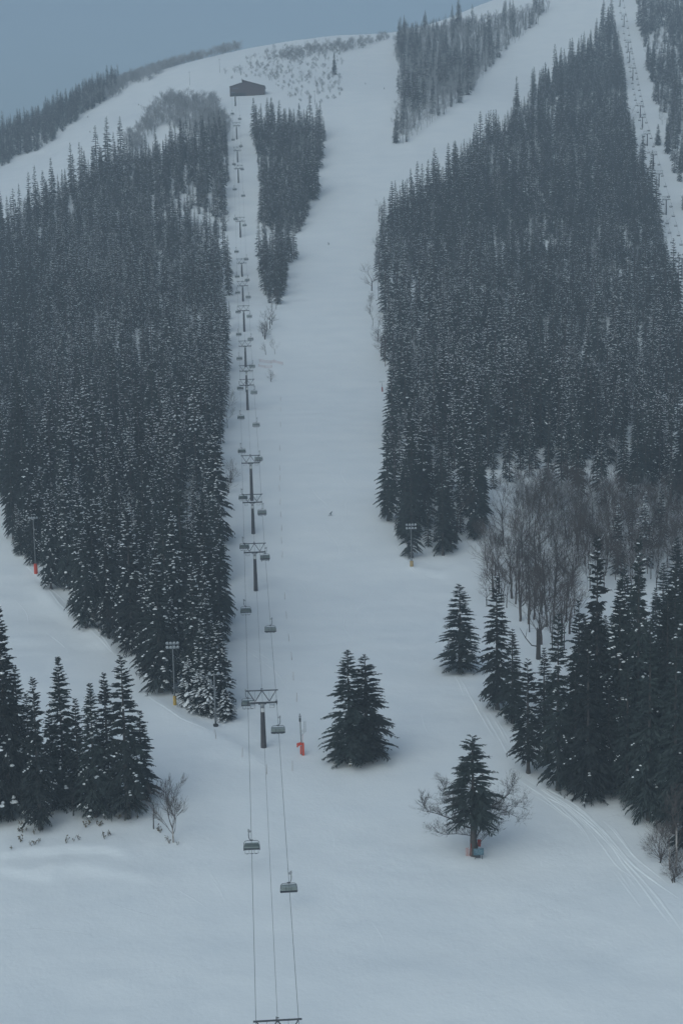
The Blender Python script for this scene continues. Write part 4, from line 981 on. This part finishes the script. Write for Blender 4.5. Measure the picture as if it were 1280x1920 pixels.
CHN = {3: 'fourth', 4: 'fifth', 5: 'sixth'}
SEATN = ['outer left seat', 'inner left seat', 'inner right seat', 'outer right seat']
for ci, p in RIDDEN:
    for k, x in enumerate((-.95, -.32, .32, .95) if ci < 5 else (-.4, .4)):
        q = p + DIRX * x + np.array([0, 0, -2.95]); q[1] += .1
        sn = SEATN[k] if ci < 5 else ('left half of the bench', 'right half of the bench')[k]
        t = thing('person', f"seated skier in dark suit on the {sn}, {CHN[ci]} ascending chair", 'person', q, LIFT_ROT, 'riders on the main chairlift')
        obj('body', BODY['sit' if (k + ci) % 3 else 'sit2'], t); obj('helmet', HELM, t, (0, 0, .8))
        for s_ in (-1, 1): obj('ski', SKI, t, (s_ * .13, .62, -.56)).rotation_euler = (R(-34 + 10 * ((k * 5 + ci) % 3)), R(12 * s_), R(s_ * (8 + 11 * ((k * 7 + ci) % 3))))
def skier(px, py, rot, kind, label):
    p = hit(px, py); t = thing('person', label, 'person', p, rot)
    obj('body', BODY[kind], t, (0, 0, .03))
    if kind == 'crouch':
        obj('helmet', HELM, t, (-.5, .19, 1.24)); obj('snowboard', BOARD, t, (0, 0, .05))
    else:
        obj('helmet', HELM, t, (0, .27, 1.53))
        for s_ in (-1, 1): obj('ski', SKI, t, (s_ * .15, .1, .03)); obj('ski_pole', STICK, t, (s_ * .36, .42, 1.0))
    return t
skier(619, 967, R(200), 'crouch', 'snowboarder in dark clothing leaning into a turn on the wide piste')
skier(616, 459, R(160), 'stand', 'lone distant skier in dark suit high on the middle of the piste')
skier(165, 220, R(150), 'stand', 'tiny skier alone on the upper left run, nearest the ridge wood')
skier(169, 248, R(150), 'stand', 'tiny skier on the upper left run, lowest of the three there')
skier(260, 197, R(150), 'stand', 'tiny skier on the upper left run, closest to the pale copse')
skier(685, 158, R(170), 'stand', 'tiny skier left of another on the wide summit slope')
skier(720, 167, R(190), 'stand', 'tiny skier right of another on the wide summit slope')

# ------------------------------------------------------------------ the far chairlift on the right
G2 = 5.0
FAR = [((1278, 524), 477), ((1248.5, 402), 367.5), ((1235, 350), 319.5), ((1224.5, 317), 284), ((1213, 273), 245), ((1204, 239), 214), ((1200, 219), 192.5), ((1186, 150), 122), ((1180, 116), 92), ((1177, 96), 74), ((1169.5, 50), 25), ((1162, 11), -14)]
HEAD2 = lift_parts(G2, 2.1, .45)
mb = MB(); w = G2 / 2
mb.tube([(-w - .3, 0, 2.2), (w + .3, 0, 2.2)], .09, 6)
for a, b in ((-w - .1, -w * .62), (-w * .35, -w * .62), (-w * .35, -.1), (w * .35, .1), (w * .35, w * .62), (w + .1, w * .62)): mb.tube([(a, 0, 2.2), (b, 0, .1)], .06, 5)
FRAME2 = mb.mesh('top_frame', M['steel'])
mb = MB(); mb.tube([(0, 0, -.1), (0, 0, 1)], [.5, .36], 10); POLE2 = mb.mesh('pole', M['polesteel'], True)
fpts = [(hit(*b, y0=600), t) for b, t in FAR]
TW2 = []
for i, (p, top) in enumerate(fpts):
    a, b = fpts[max(i - 1, 0)][0], fpts[min(i + 1, len(fpts) - 1)][0]; rot = math.atan2(-(b[0] - a[0]), b[1] - a[1])
    h = height_to(p, top) - 2.2
    lab = f"slim tower of the far lift, {ordinal(i)} up from where its line enters the view"
    t = thing('lift_tower', lab, 'lift tower', p, rot, 'towers of the far chairlift')
    obj('pole', POLE2, t, scale=(1, 1, h)); obj('crossarm', HEAD2['crossarm'], t, (0, 0, h)); obj('top_frame', FRAME2, t, (0, 0, h))
    for s_ in (-1, 1): obj('sheave_train', HEAD2['sheave_train'], t, (s_ * G2 / 2, 0, h))
    TW2.append((p[0], p[1], p[2] + h))
a, b = np.array(TW2[0]), np.array(TW2[1]); TW2.insert(0, tuple(a + (a - b) * 1.2))
a, b = np.array(TW2[-1]), np.array(TW2[-2]); TW2.append(tuple(a + (a - b) * 1.0))
D2 = np.array([TW2[-1][0] - TW2[0][0], TW2[-1][1] - TW2[0][1]]); ROT2 = math.atan2(-D2[0], D2[1]); DIRX2 = np.array([math.cos(ROT2), math.sin(ROT2), 0])
mb = MB()
mb.tube([(.25, 0, .05), (.28, 0, -1.2), (0, 0, -1.5)], .05, 5)
mb.tube([(-1.0, 0, -2.7), (-1.0, 0, -1.6), (-.8, 0, -1.5), (.8, 0, -1.5), (1.0, 0, -1.6), (1.0, 0, -2.7)], .045, 5)
mb.box((0, -.08, -2.35), (2.0, .07, .5), 1); mb.box((0, .2, -2.7), (2.05, .5, .12), 1); mb.box((.12, 0, .02), (.35, .4, .14))
OPENCH = mb.mesh('open_chair', [M['steel'], M['seat']])
for side, off, up, word in ((-1, -G2 / 2, False, 'left'), (1, G2 / 2, True, 'right')):
    rp = rope_points(off, .19, .01, TW2, DIRX2); mb = MB(); mb.tube(rp, .035, 4)
    tag(obj('haul_rope', mb.mesh('cable', M['cable'])), f'{word} haul rope of the far lift on the right-hand slope', 'cable', 'cables of the far chairlift')
    d = dense(rp); acc = 0.0; n = 0; nxt = 6.0 if up else 13.0
    for q0, q1 in zip(d[:-1], d[1:]):
        acc += np.linalg.norm(q1 - q0)
        if acc >= nxt:
            nxt += 24.5; px, py = project(q1)
            if -4 < py < 560 and px < 1284:
                o = obj('open_lift_chair', OPENCH, None, q1, ROT2 + (0 if up else math.pi))
                tag(o, f'small open chair on the {word} rope of the far lift, {ordinal(n)} from its lower end', 'lift chair', 'open chairs of the far chairlift'); n += 1

# ------------------------------------------------------------------ floodlight masts, posts, nets, sign, station
def lamp_mesh():
    mb = MB(); mb.tube([(0, .18, .1), (0, .0, .03), (0, -.22, -.06), (0, -.26, -.07)], [.14, .30, .36, .30], 10); return mb.mesh('lamp_head', M['lamp'], True)
LAMP = lamp_mesh()
def arm_mesh(w):
    mb = MB(); mb.box((0, 0, 0), (w, .1, .1)); return mb.mesh('lamp_arm', M['galv'])
def pad_mesh(h, m):
    mb = MB(); n = 9
    for i in range(n):
        a = math.pi * (0.0 + 1.0 * i / (n - 1)) + math.pi; mb.box((math.cos(a) * .42, math.sin(a) * .42, h / 2), (.2, .2, h), 0, Matrix.Rotation(a, 3, 'Z'), .92)
    mb.tube([(0, 0, .0), (0, 0, h)], [.40, .36], 10)
    return mb.mesh('base_pad', m)
def mast(name, px, py, top, rows, label, pad=None, rad=.16, thin=1.0, rowgap=.9, lampgap=.72, face=0.0, pos=None):
    p = hit(px, py) if pos is None else pos; h = height_to(p, top)
    t = thing(name, label, 'floodlight mast' if rows else 'post', p, face)
    mb = MB(); mb.tube([(0, 0, -.3), (0, 0, h * .5), (0, 0, h)], [rad, rad * .82, rad * .6], 8); obj('mast_pole', mb.mesh('mast_pole', M['mast'], True), t)
    for k, n in enumerate(rows):
        z = h - .25 - k * rowgap; ar = obj('lamp_arm', arm_mesh(lampgap * n), t, (0, 0, z - .12))
        for j in range(n): o = obj('lamp_head', LAMP, ar, ((j - (n - 1) / 2) * lampgap, -.12, .34)); o.rotation_euler = (R(18), 0, R(-35 + 70 * j / max(1, n - 1)))
    if pad: obj('base_pad', pad_mesh(pad[0], M[pad[1]]), t, scale=(thin, thin, 1))
    return t
mast('floodlight_mast', 328, 1322, 1205, [4, 4], 'tall floodlight mast with two rows of lamps and a yellow base pad', (2.0, 'yellow'), thin=.7)
mast('floodlight_mast', 67.5, 1076, 970, [4], 'floodlight mast with one row of lamps and a red base pad', (3.0, 'orange'))
mast('floodlight_mast', 771.5, 1062, 983, [4, 4], 'floodlight mast with two rows of lamps at the tip of the right forest', (1.6, 'tan'), lampgap=.8, rowgap=1.0)
mast('floodlight_mast', 404.5, 1362, 1262, [2], 'plain grey mast with side lamps at the end of the left forest', (.5, 'rubber'), rad=.2, lampgap=1.7)
mast('floodlight_mast', 709, 560, 510, [4, 2], 'hazy floodlight mast half hidden at the edge of the right forest')
mast('floodlight_mast', 183, 268, 252, [2], 'small lamp post at the top edge of the left forest', rad=.14)
mast('floodlight_mast', 356, 159, 134, [2], 'lower of two lamp posts on the bare left shoulder', rad=.14)
mast('floodlight_mast', 412, 136, 110, [2], 'upper of two lamp posts on the bare left shoulder', rad=.14)
mast('floodlight_mast', 590, 196, 170, [2], 'lamp post on the snow field right of the top station', rad=.14)
mast('floodlight_mast', 489.5, 222, 194, [2], 'lamp post behind the top of the narrow wood', rad=.14)
t = mast('padded_post', 716.5, 734, 717, [], 'small T-shaped post with red padding beside the piste', (2.0, 'dullred'), rad=.12, thin=.6)
mb = MB(); mb.box((0, 0, 0), (2.6, .14, .14)); mb.box((-.8, 0, -.45), (1.2, .1, .1)); obj('cross_bar', mb.mesh('cross_bar', M['galv']), t, (0, 0, 4.6))

# weather post with ladder arm and red padding
p = hit(566, 1416); h = height_to(p, 1345)
t = thing('weather_post', 'grey instrument post with side ladder and torn red padding beside the lift', 'weather post', p, .0)
mb = MB(); mb.tube([(0, 0, -.3), (-.1, 0, h * .5), (-.2, 0, h)], [.17, .15, .13], 8); obj('mast_pole', mb.mesh('mast_pole', M['galv'], True), t)
mb = MB(); mb.tube([(-.2, 0, h - .9), (-.2, 0, h - .1)], .2, 8); mb.box((-.2, 0, h + .2), (.5, .3, .1)); mb.tube([(-.2, 0, h), (-.22, 0, h + .8)], .04, 5); mb.tube([(-.36, 0, h + .55), (-.06, 0, h + .55)], .05, 5); obj('instrument_head', mb.mesh('instrument_head', M['steel']), t)
mb = MB()
for x in (.55, .85): mb.tube([(x, 0, h - 3.0), (x + .02, 0, h - .9)], .04, 5)
for k in range(5): mb.tube([(.55, 0, h - 2.8 + .45 * k), (.87, 0, h - 2.8 + .45 * k)], .03, 4)
mb.tube([(-.1, 0, h - 4.0), (.45, 0, h - 3.2), (.85, 0, h - 2.9)], .05, 5); mb.tube([(-.1, 0, h - 2.7), (.6, 0, h - 2.6)], .05, 5); mb.tube([(-.1, 0, h - 3.0), (.6, 0, h - 2.95)], .04, 5)
obj('ladder', mb.mesh('ladder', M['galv']), t)
mb = MB()
mb.box((.28, -.12, 1.25), (.38, .5, 2.5)); mb.box((-.2, .05, 1.0), (.3, .4, 1.6)); mb.box((-.45, -.05, 2.25), (1.0, .45, .5), 0, Matrix.Rotation(R(-18), 3, 'Y')); mb.box((-.8, -.05, 1.9), (.3, .4, .5), 0, Matrix.Rotation(R(20), 3, 'Y'))
obj('base_pad', mb.mesh('base_pad', M['orange']), t)
mb = MB(); mb.tube([(.28, -.1, 2.5), (.30, -.1, 4.2)], .02, 4); obj('tie_rope', mb.mesh('tie_rope', M['orange']), t)

# sign in front of the oak, nets
p = hit(897, 1612)
t = thing('sign_board', 'small blue-green sign board on two legs at the foot of the oak', 'sign', p, 0.05)
mb = MB(); mb.box((0, 0, 1.35), (1.75, .07, 1.15)); obj('board', mb.mesh('board', M['teal']), t)
mb = MB()
for k, (x, z, l) in enumerate([(-.45, 1.7, .7), (.25, 1.62, .6), (-.3, 1.42, .9), (.35, 1.3, .6), (-.2, 1.12, .9), (.45, 1.02, .4)]): mb.box((x, -.0395, z), (l, .006, .045), 0, Matrix.Rotation(R(28), 3, 'Y'))
obj('faded_mark', mb.mesh('faded_mark', M['signink']), t)
for s_ in (-1, 1):
    mb = MB(); mb.box((s_ * .62, .06, .45), (.09, .07, 1.9)); obj('leg', mb.mesh('leg', M['steel']), t)
mb = MB(); mb.box((-.1, .12, .5), (.8, .1, .5)); obj('lower_panel', mb.mesh('lower_panel', M['steel']), t)

def net_mesh(pts, h, cell=.16, sagf=.12):
    """orange netting: crossing cords between posts"""
    mb = MB(); pts = [Vector(p) for p in pts]; rows = max(3, int(h / cell))
    path = []
    for a, b in zip(pts[:-1], pts[1:]):
        n = max(3, int((b - a).length / cell))
        for k in range(n): f = k / n; path.append((a.lerp(b, f), -sagf * 4 * f * (1 - f)))
    path.append((pts[-1], 0))
    for r_ in range(rows + 1):
        z = h * r_ / rows; mb.tube([q + Vector((0, 0, z + s_ * (z / h))) for q, s_ in path], .03 if r_ in (0, rows) else .017, 3, cap=False)
    for q, s_ in path[::1]: mb.tube([q, q + Vector((0, 0, h + s_))], .017, 3, cap=False)
    return mb.mesh('net', M['net'])
def net_fence(pix, h, label, cell=.3):
    P = [hit(*q) for q in pix]; o0 = P[0]; t = thing('safety_net', label, 'safety net', o0)
    loc = [Vector(q - o0) for q in P]; obj('net', net_mesh(loc, h, cell), t)
    for q in loc:
        mb = MB(); mb.tube([q + Vector((0, 0, -.3)), q + Vector((0, 0, h + .25))], .045, 5); obj('net_post', mb.mesh('net_post', M['bamboo']), t)
net_fence([(486, 678), (508, 681), (513, 679), (530, 684)], 1.3, 'upper faded orange safety net strung across the snow near the stacked towers')
net_fence([(485, 687), (497, 690), (510, 689)], 1.1, 'lower short orange safety net below the longer one')
o0 = hit(879, 1604); t = thing('tree_net', 'orange padding net wrapped round the foot of the oak', 'safety net', o0)
obj('net', net_mesh([Vector((-.1, .1, .0)), Vector((-.6, -.25, .05)), Vector((.3, -.5, 0))], 1.4, .2, .25), t)
mb = MB(); mb.box((1.75, .3, 2.0), (.6, .16, 1.2), 0, Matrix.Rotation(R(6), 3, 'Y')); mb.box((.32, -.2, 1.5), (.10, .3, 1.3)); obj('pad', mb.mesh('pad', M['dullred']), t)
# protective board on the twin fir
o0 = hit(661, 1434); t = thing('trunk_guard', 'tan protective mat leaning on the twin fir trunk', 'trunk guard', (o0[0] - .35, o0[1] - .25, o0[2]))
mb = MB(); mb.box((0, 0, .95), (.4, .1, 2.0), 0, Matrix.Rotation(R(5), 3, 'Y')); mb.box((.1, .1, .9), (.1, .3, 1.8), 0, Matrix.Rotation(R(5), 3, 'Y')); obj('mat', mb.mesh('mat', M['tan']), t)

# bamboo wands along the lift line
mb = MB(); mb.tube([(0, 0, -.3), (.02, 0, 1.0), (0, 0, 2.0)], [.045, .04, .03], 5); WAND = mb.mesh('marker_wand', M['bamboo'])
WPX = [(526, 752), (527, 772), (526, 800), (525, 845), (525, 882), (525, 901), (524, 920), (525, 946), (527, 970), (528, 996), (528, 1019), (529, 1046), (534, 1124), (537, 1160), (542, 1203), (547, 1238), (550, 1276), (556, 1316), (548, 1446), (454, 1420), (405, 1386), (500, 1452)]
for i, (px, py) in enumerate(WPX):
    lab = f"thin bamboo wand right of the main lift, {ordinal(i)} down its row" if i < 18 else ('bamboo wand below the weather post', 'bamboo wand left of the lowest complete lift tower', 'bamboo wand below the plain grey mast', 'short bamboo wand between the lift ropes below the tower')[i - 18]
    o = obj('marker_wand', WAND, None, hit(px, py), 1.3 * i); o.rotation_euler = (R(4 * math.sin(i * 2.1)), R(4 * math.cos(i * 1.7)), i); tag(o, lab, 'marker pole', 'bamboo wands marking the run')

# top station
p = hit(463, 179, y0=900); Ys = p[1]; sc_ = Ys / F
t = thing('top_station', 'dark brown lift station with an offset gable at the head of the chairlift', 'lift station', p)
def sx(px): return (px - 463) * sc_
def sz(py): return (180 - py) * sc_
D = 16.0
mb = MB(); prof = [(sx(432), sz(184)), (sx(432), sz(164)), (sx(454.5), sz(157.2)), (sx(454.5), sz(152.4)), (sx(495), sz(163.8)), (sx(495), sz(177)), (sx(478), sz(179)), (sx(462), sz(183))]
n = len(prof); vs = [(x, 0, z) for x, z in prof] + [(x, D, z) for x, z in prof]
mb.add(vs, [tuple(range(n)), tuple(range(2 * n - 1, n - 1, -1))] + [(i, i + n, (i + 1) % n + n, (i + 1) % n) for i in range(n)]); obj('wall', mb.mesh('station_wall', M['brown']), t)
mb = MB()
for a, b in (((431.2, 163.8), (454.2, 157)), ((454.0, 152.0), (496, 163.6))):
    x0, z0, x1, z1 = sx(a[0]), sz(a[1]), sx(b[0]), sz(b[1]); L = math.hypot(x1 - x0, z1 - z0); an = math.atan2(z1 - z0, x1 - x0)
    mb.box(((x0 + x1) / 2, D / 2 - .3, (z0 + z1) / 2 + .2), (L, D + 1.2, .28), 0, Matrix.Rotation(-an, 3, 'Y'))
obj('roof', mb.mesh('roof', M['brown']), t)
mb = MB(); mb.box(((sx(434) + sx(461)) / 2, -.05, (sz(174.5) + sz(183)) / 2), (sx(461) - sx(434), .12, sz(174.5) - sz(183))); obj('chair_opening', mb.mesh('chair_opening', M['opening']), t)
for x0, x1, y in ((437, 448, 166.5), (434, 441, 173.6), (457, 460, 176)):
    mb = MB(); mb.box(((sx(x0) + sx(x1)) / 2, -.03, sz(y)), (sx(x1) - sx(x0), .1, 1.0)); obj('window', mb.mesh('window', M['glassdark']), t)
x = line_x(1245); q = np.array([x, 1243, tz(x, 1243)])
t = thing('return_mast', 'single thick support pole under the front of the top station', 'support pole', q)
mb = MB(); mb.tube([(0, 0, -.5), (0, 0, height_to(q, 178))], [.6, .5], 10); obj('pole', mb.mesh('pole', M['polesteel'], True), t)

# dry weeds poking through the snow
def weed(seed):
    rnd = random.Random(seed); mb = MB()
    for k in range(4):
        a = rnd.uniform(0, 6.28); L = rnd.uniform(.35, .8); e = rnd.uniform(.2, .8); q = Vector((math.cos(a) * math.sin(e), math.sin(a) * math.sin(e), math.cos(e))) * L
        mb.tube([(0, 0, -.1), q * .5, q], .018, 3, cap=False)
        for j in range(3):
            b = q * rnd.uniform(.55, 1.0); d = Vector((rnd.gauss(0, 1), rnd.gauss(0, 1), rnd.gauss(-.3, .5))).normalized() * rnd.uniform(.14, .26); w_ = d.orthogonal().normalized() * .07
            mb.add([b, b + d * .5 + w_, b + d, b + d * .5 - w_], [(0, 1, 2, 3)])
    return mb.mesh('dry_weed', M['weed'])
WD = [weed(s_) for s_ in range(4)]
WP = [(21, 1594), (36, 1560), (42, 1562), (50, 1558), (60, 1587), (64, 1584), (72, 1580), (40, 1549), (124, 1582), (139, 1578), (149, 1575), (160, 1552), (167, 1546), (186, 1550), (196, 1574), (203, 1568), (208, 1566), (222, 1536), (234, 1540), (301, 1562), (299, 1560), (258, 1534), (64, 1565), (38, 1580), (180, 1545), (190, 1548), (318, 1582), (332, 1585)]
WN = label_all([(x, y, 'dry brown weed poking through the snow') for x, y in WP])
for i, (px, py) in enumerate(WP):
    t = obj('dry_weed', WD[i % 4], None, hit(px, py), i * 1.1, (1.1 + .4 * (i % 3),) * 3); tag(t, f"dry brown weed on the snow before the lower left firs, {ordinal(sorted(range(len(WP)), key=lambda k: WP[k][0]).index(i))} from the left edge", 'weed', 'dry weeds on the snow')

# ------------------------------------------------------------------ haze
def haze_box():
    x, y0, y1, z0, z1 = 18000, -600, 4300, -127, 540
    x = 17600
    mb = MB(); mb.box((0, (y0 + y1) / 2, (z0 + z1) / 2), (2 * x, y1 - y0, z1 - z0))
    m = bpy.data.materials.new('thin_winter_haze'); m.use_nodes = True; nt = m.node_tree; nt.nodes.clear()
    out = nt.nodes.new('ShaderNodeOutputMaterial'); v = nt.nodes.new('ShaderNodeVolumePrincipled')
    v.inputs['Color'].default_value = (*HAZE_COLOR, 1); v.inputs['Density'].default_value = HAZE_DENSITY; v.inputs['Anisotropy'].default_value = 0.0
    nt.links.new(v.outputs[0], out.inputs['Volume'])
    o = obj('haze', mb.mesh('haze', m)); o['kind'] = 'stuff'; o['label'] = 'thin winter haze in the air'
haze_box()
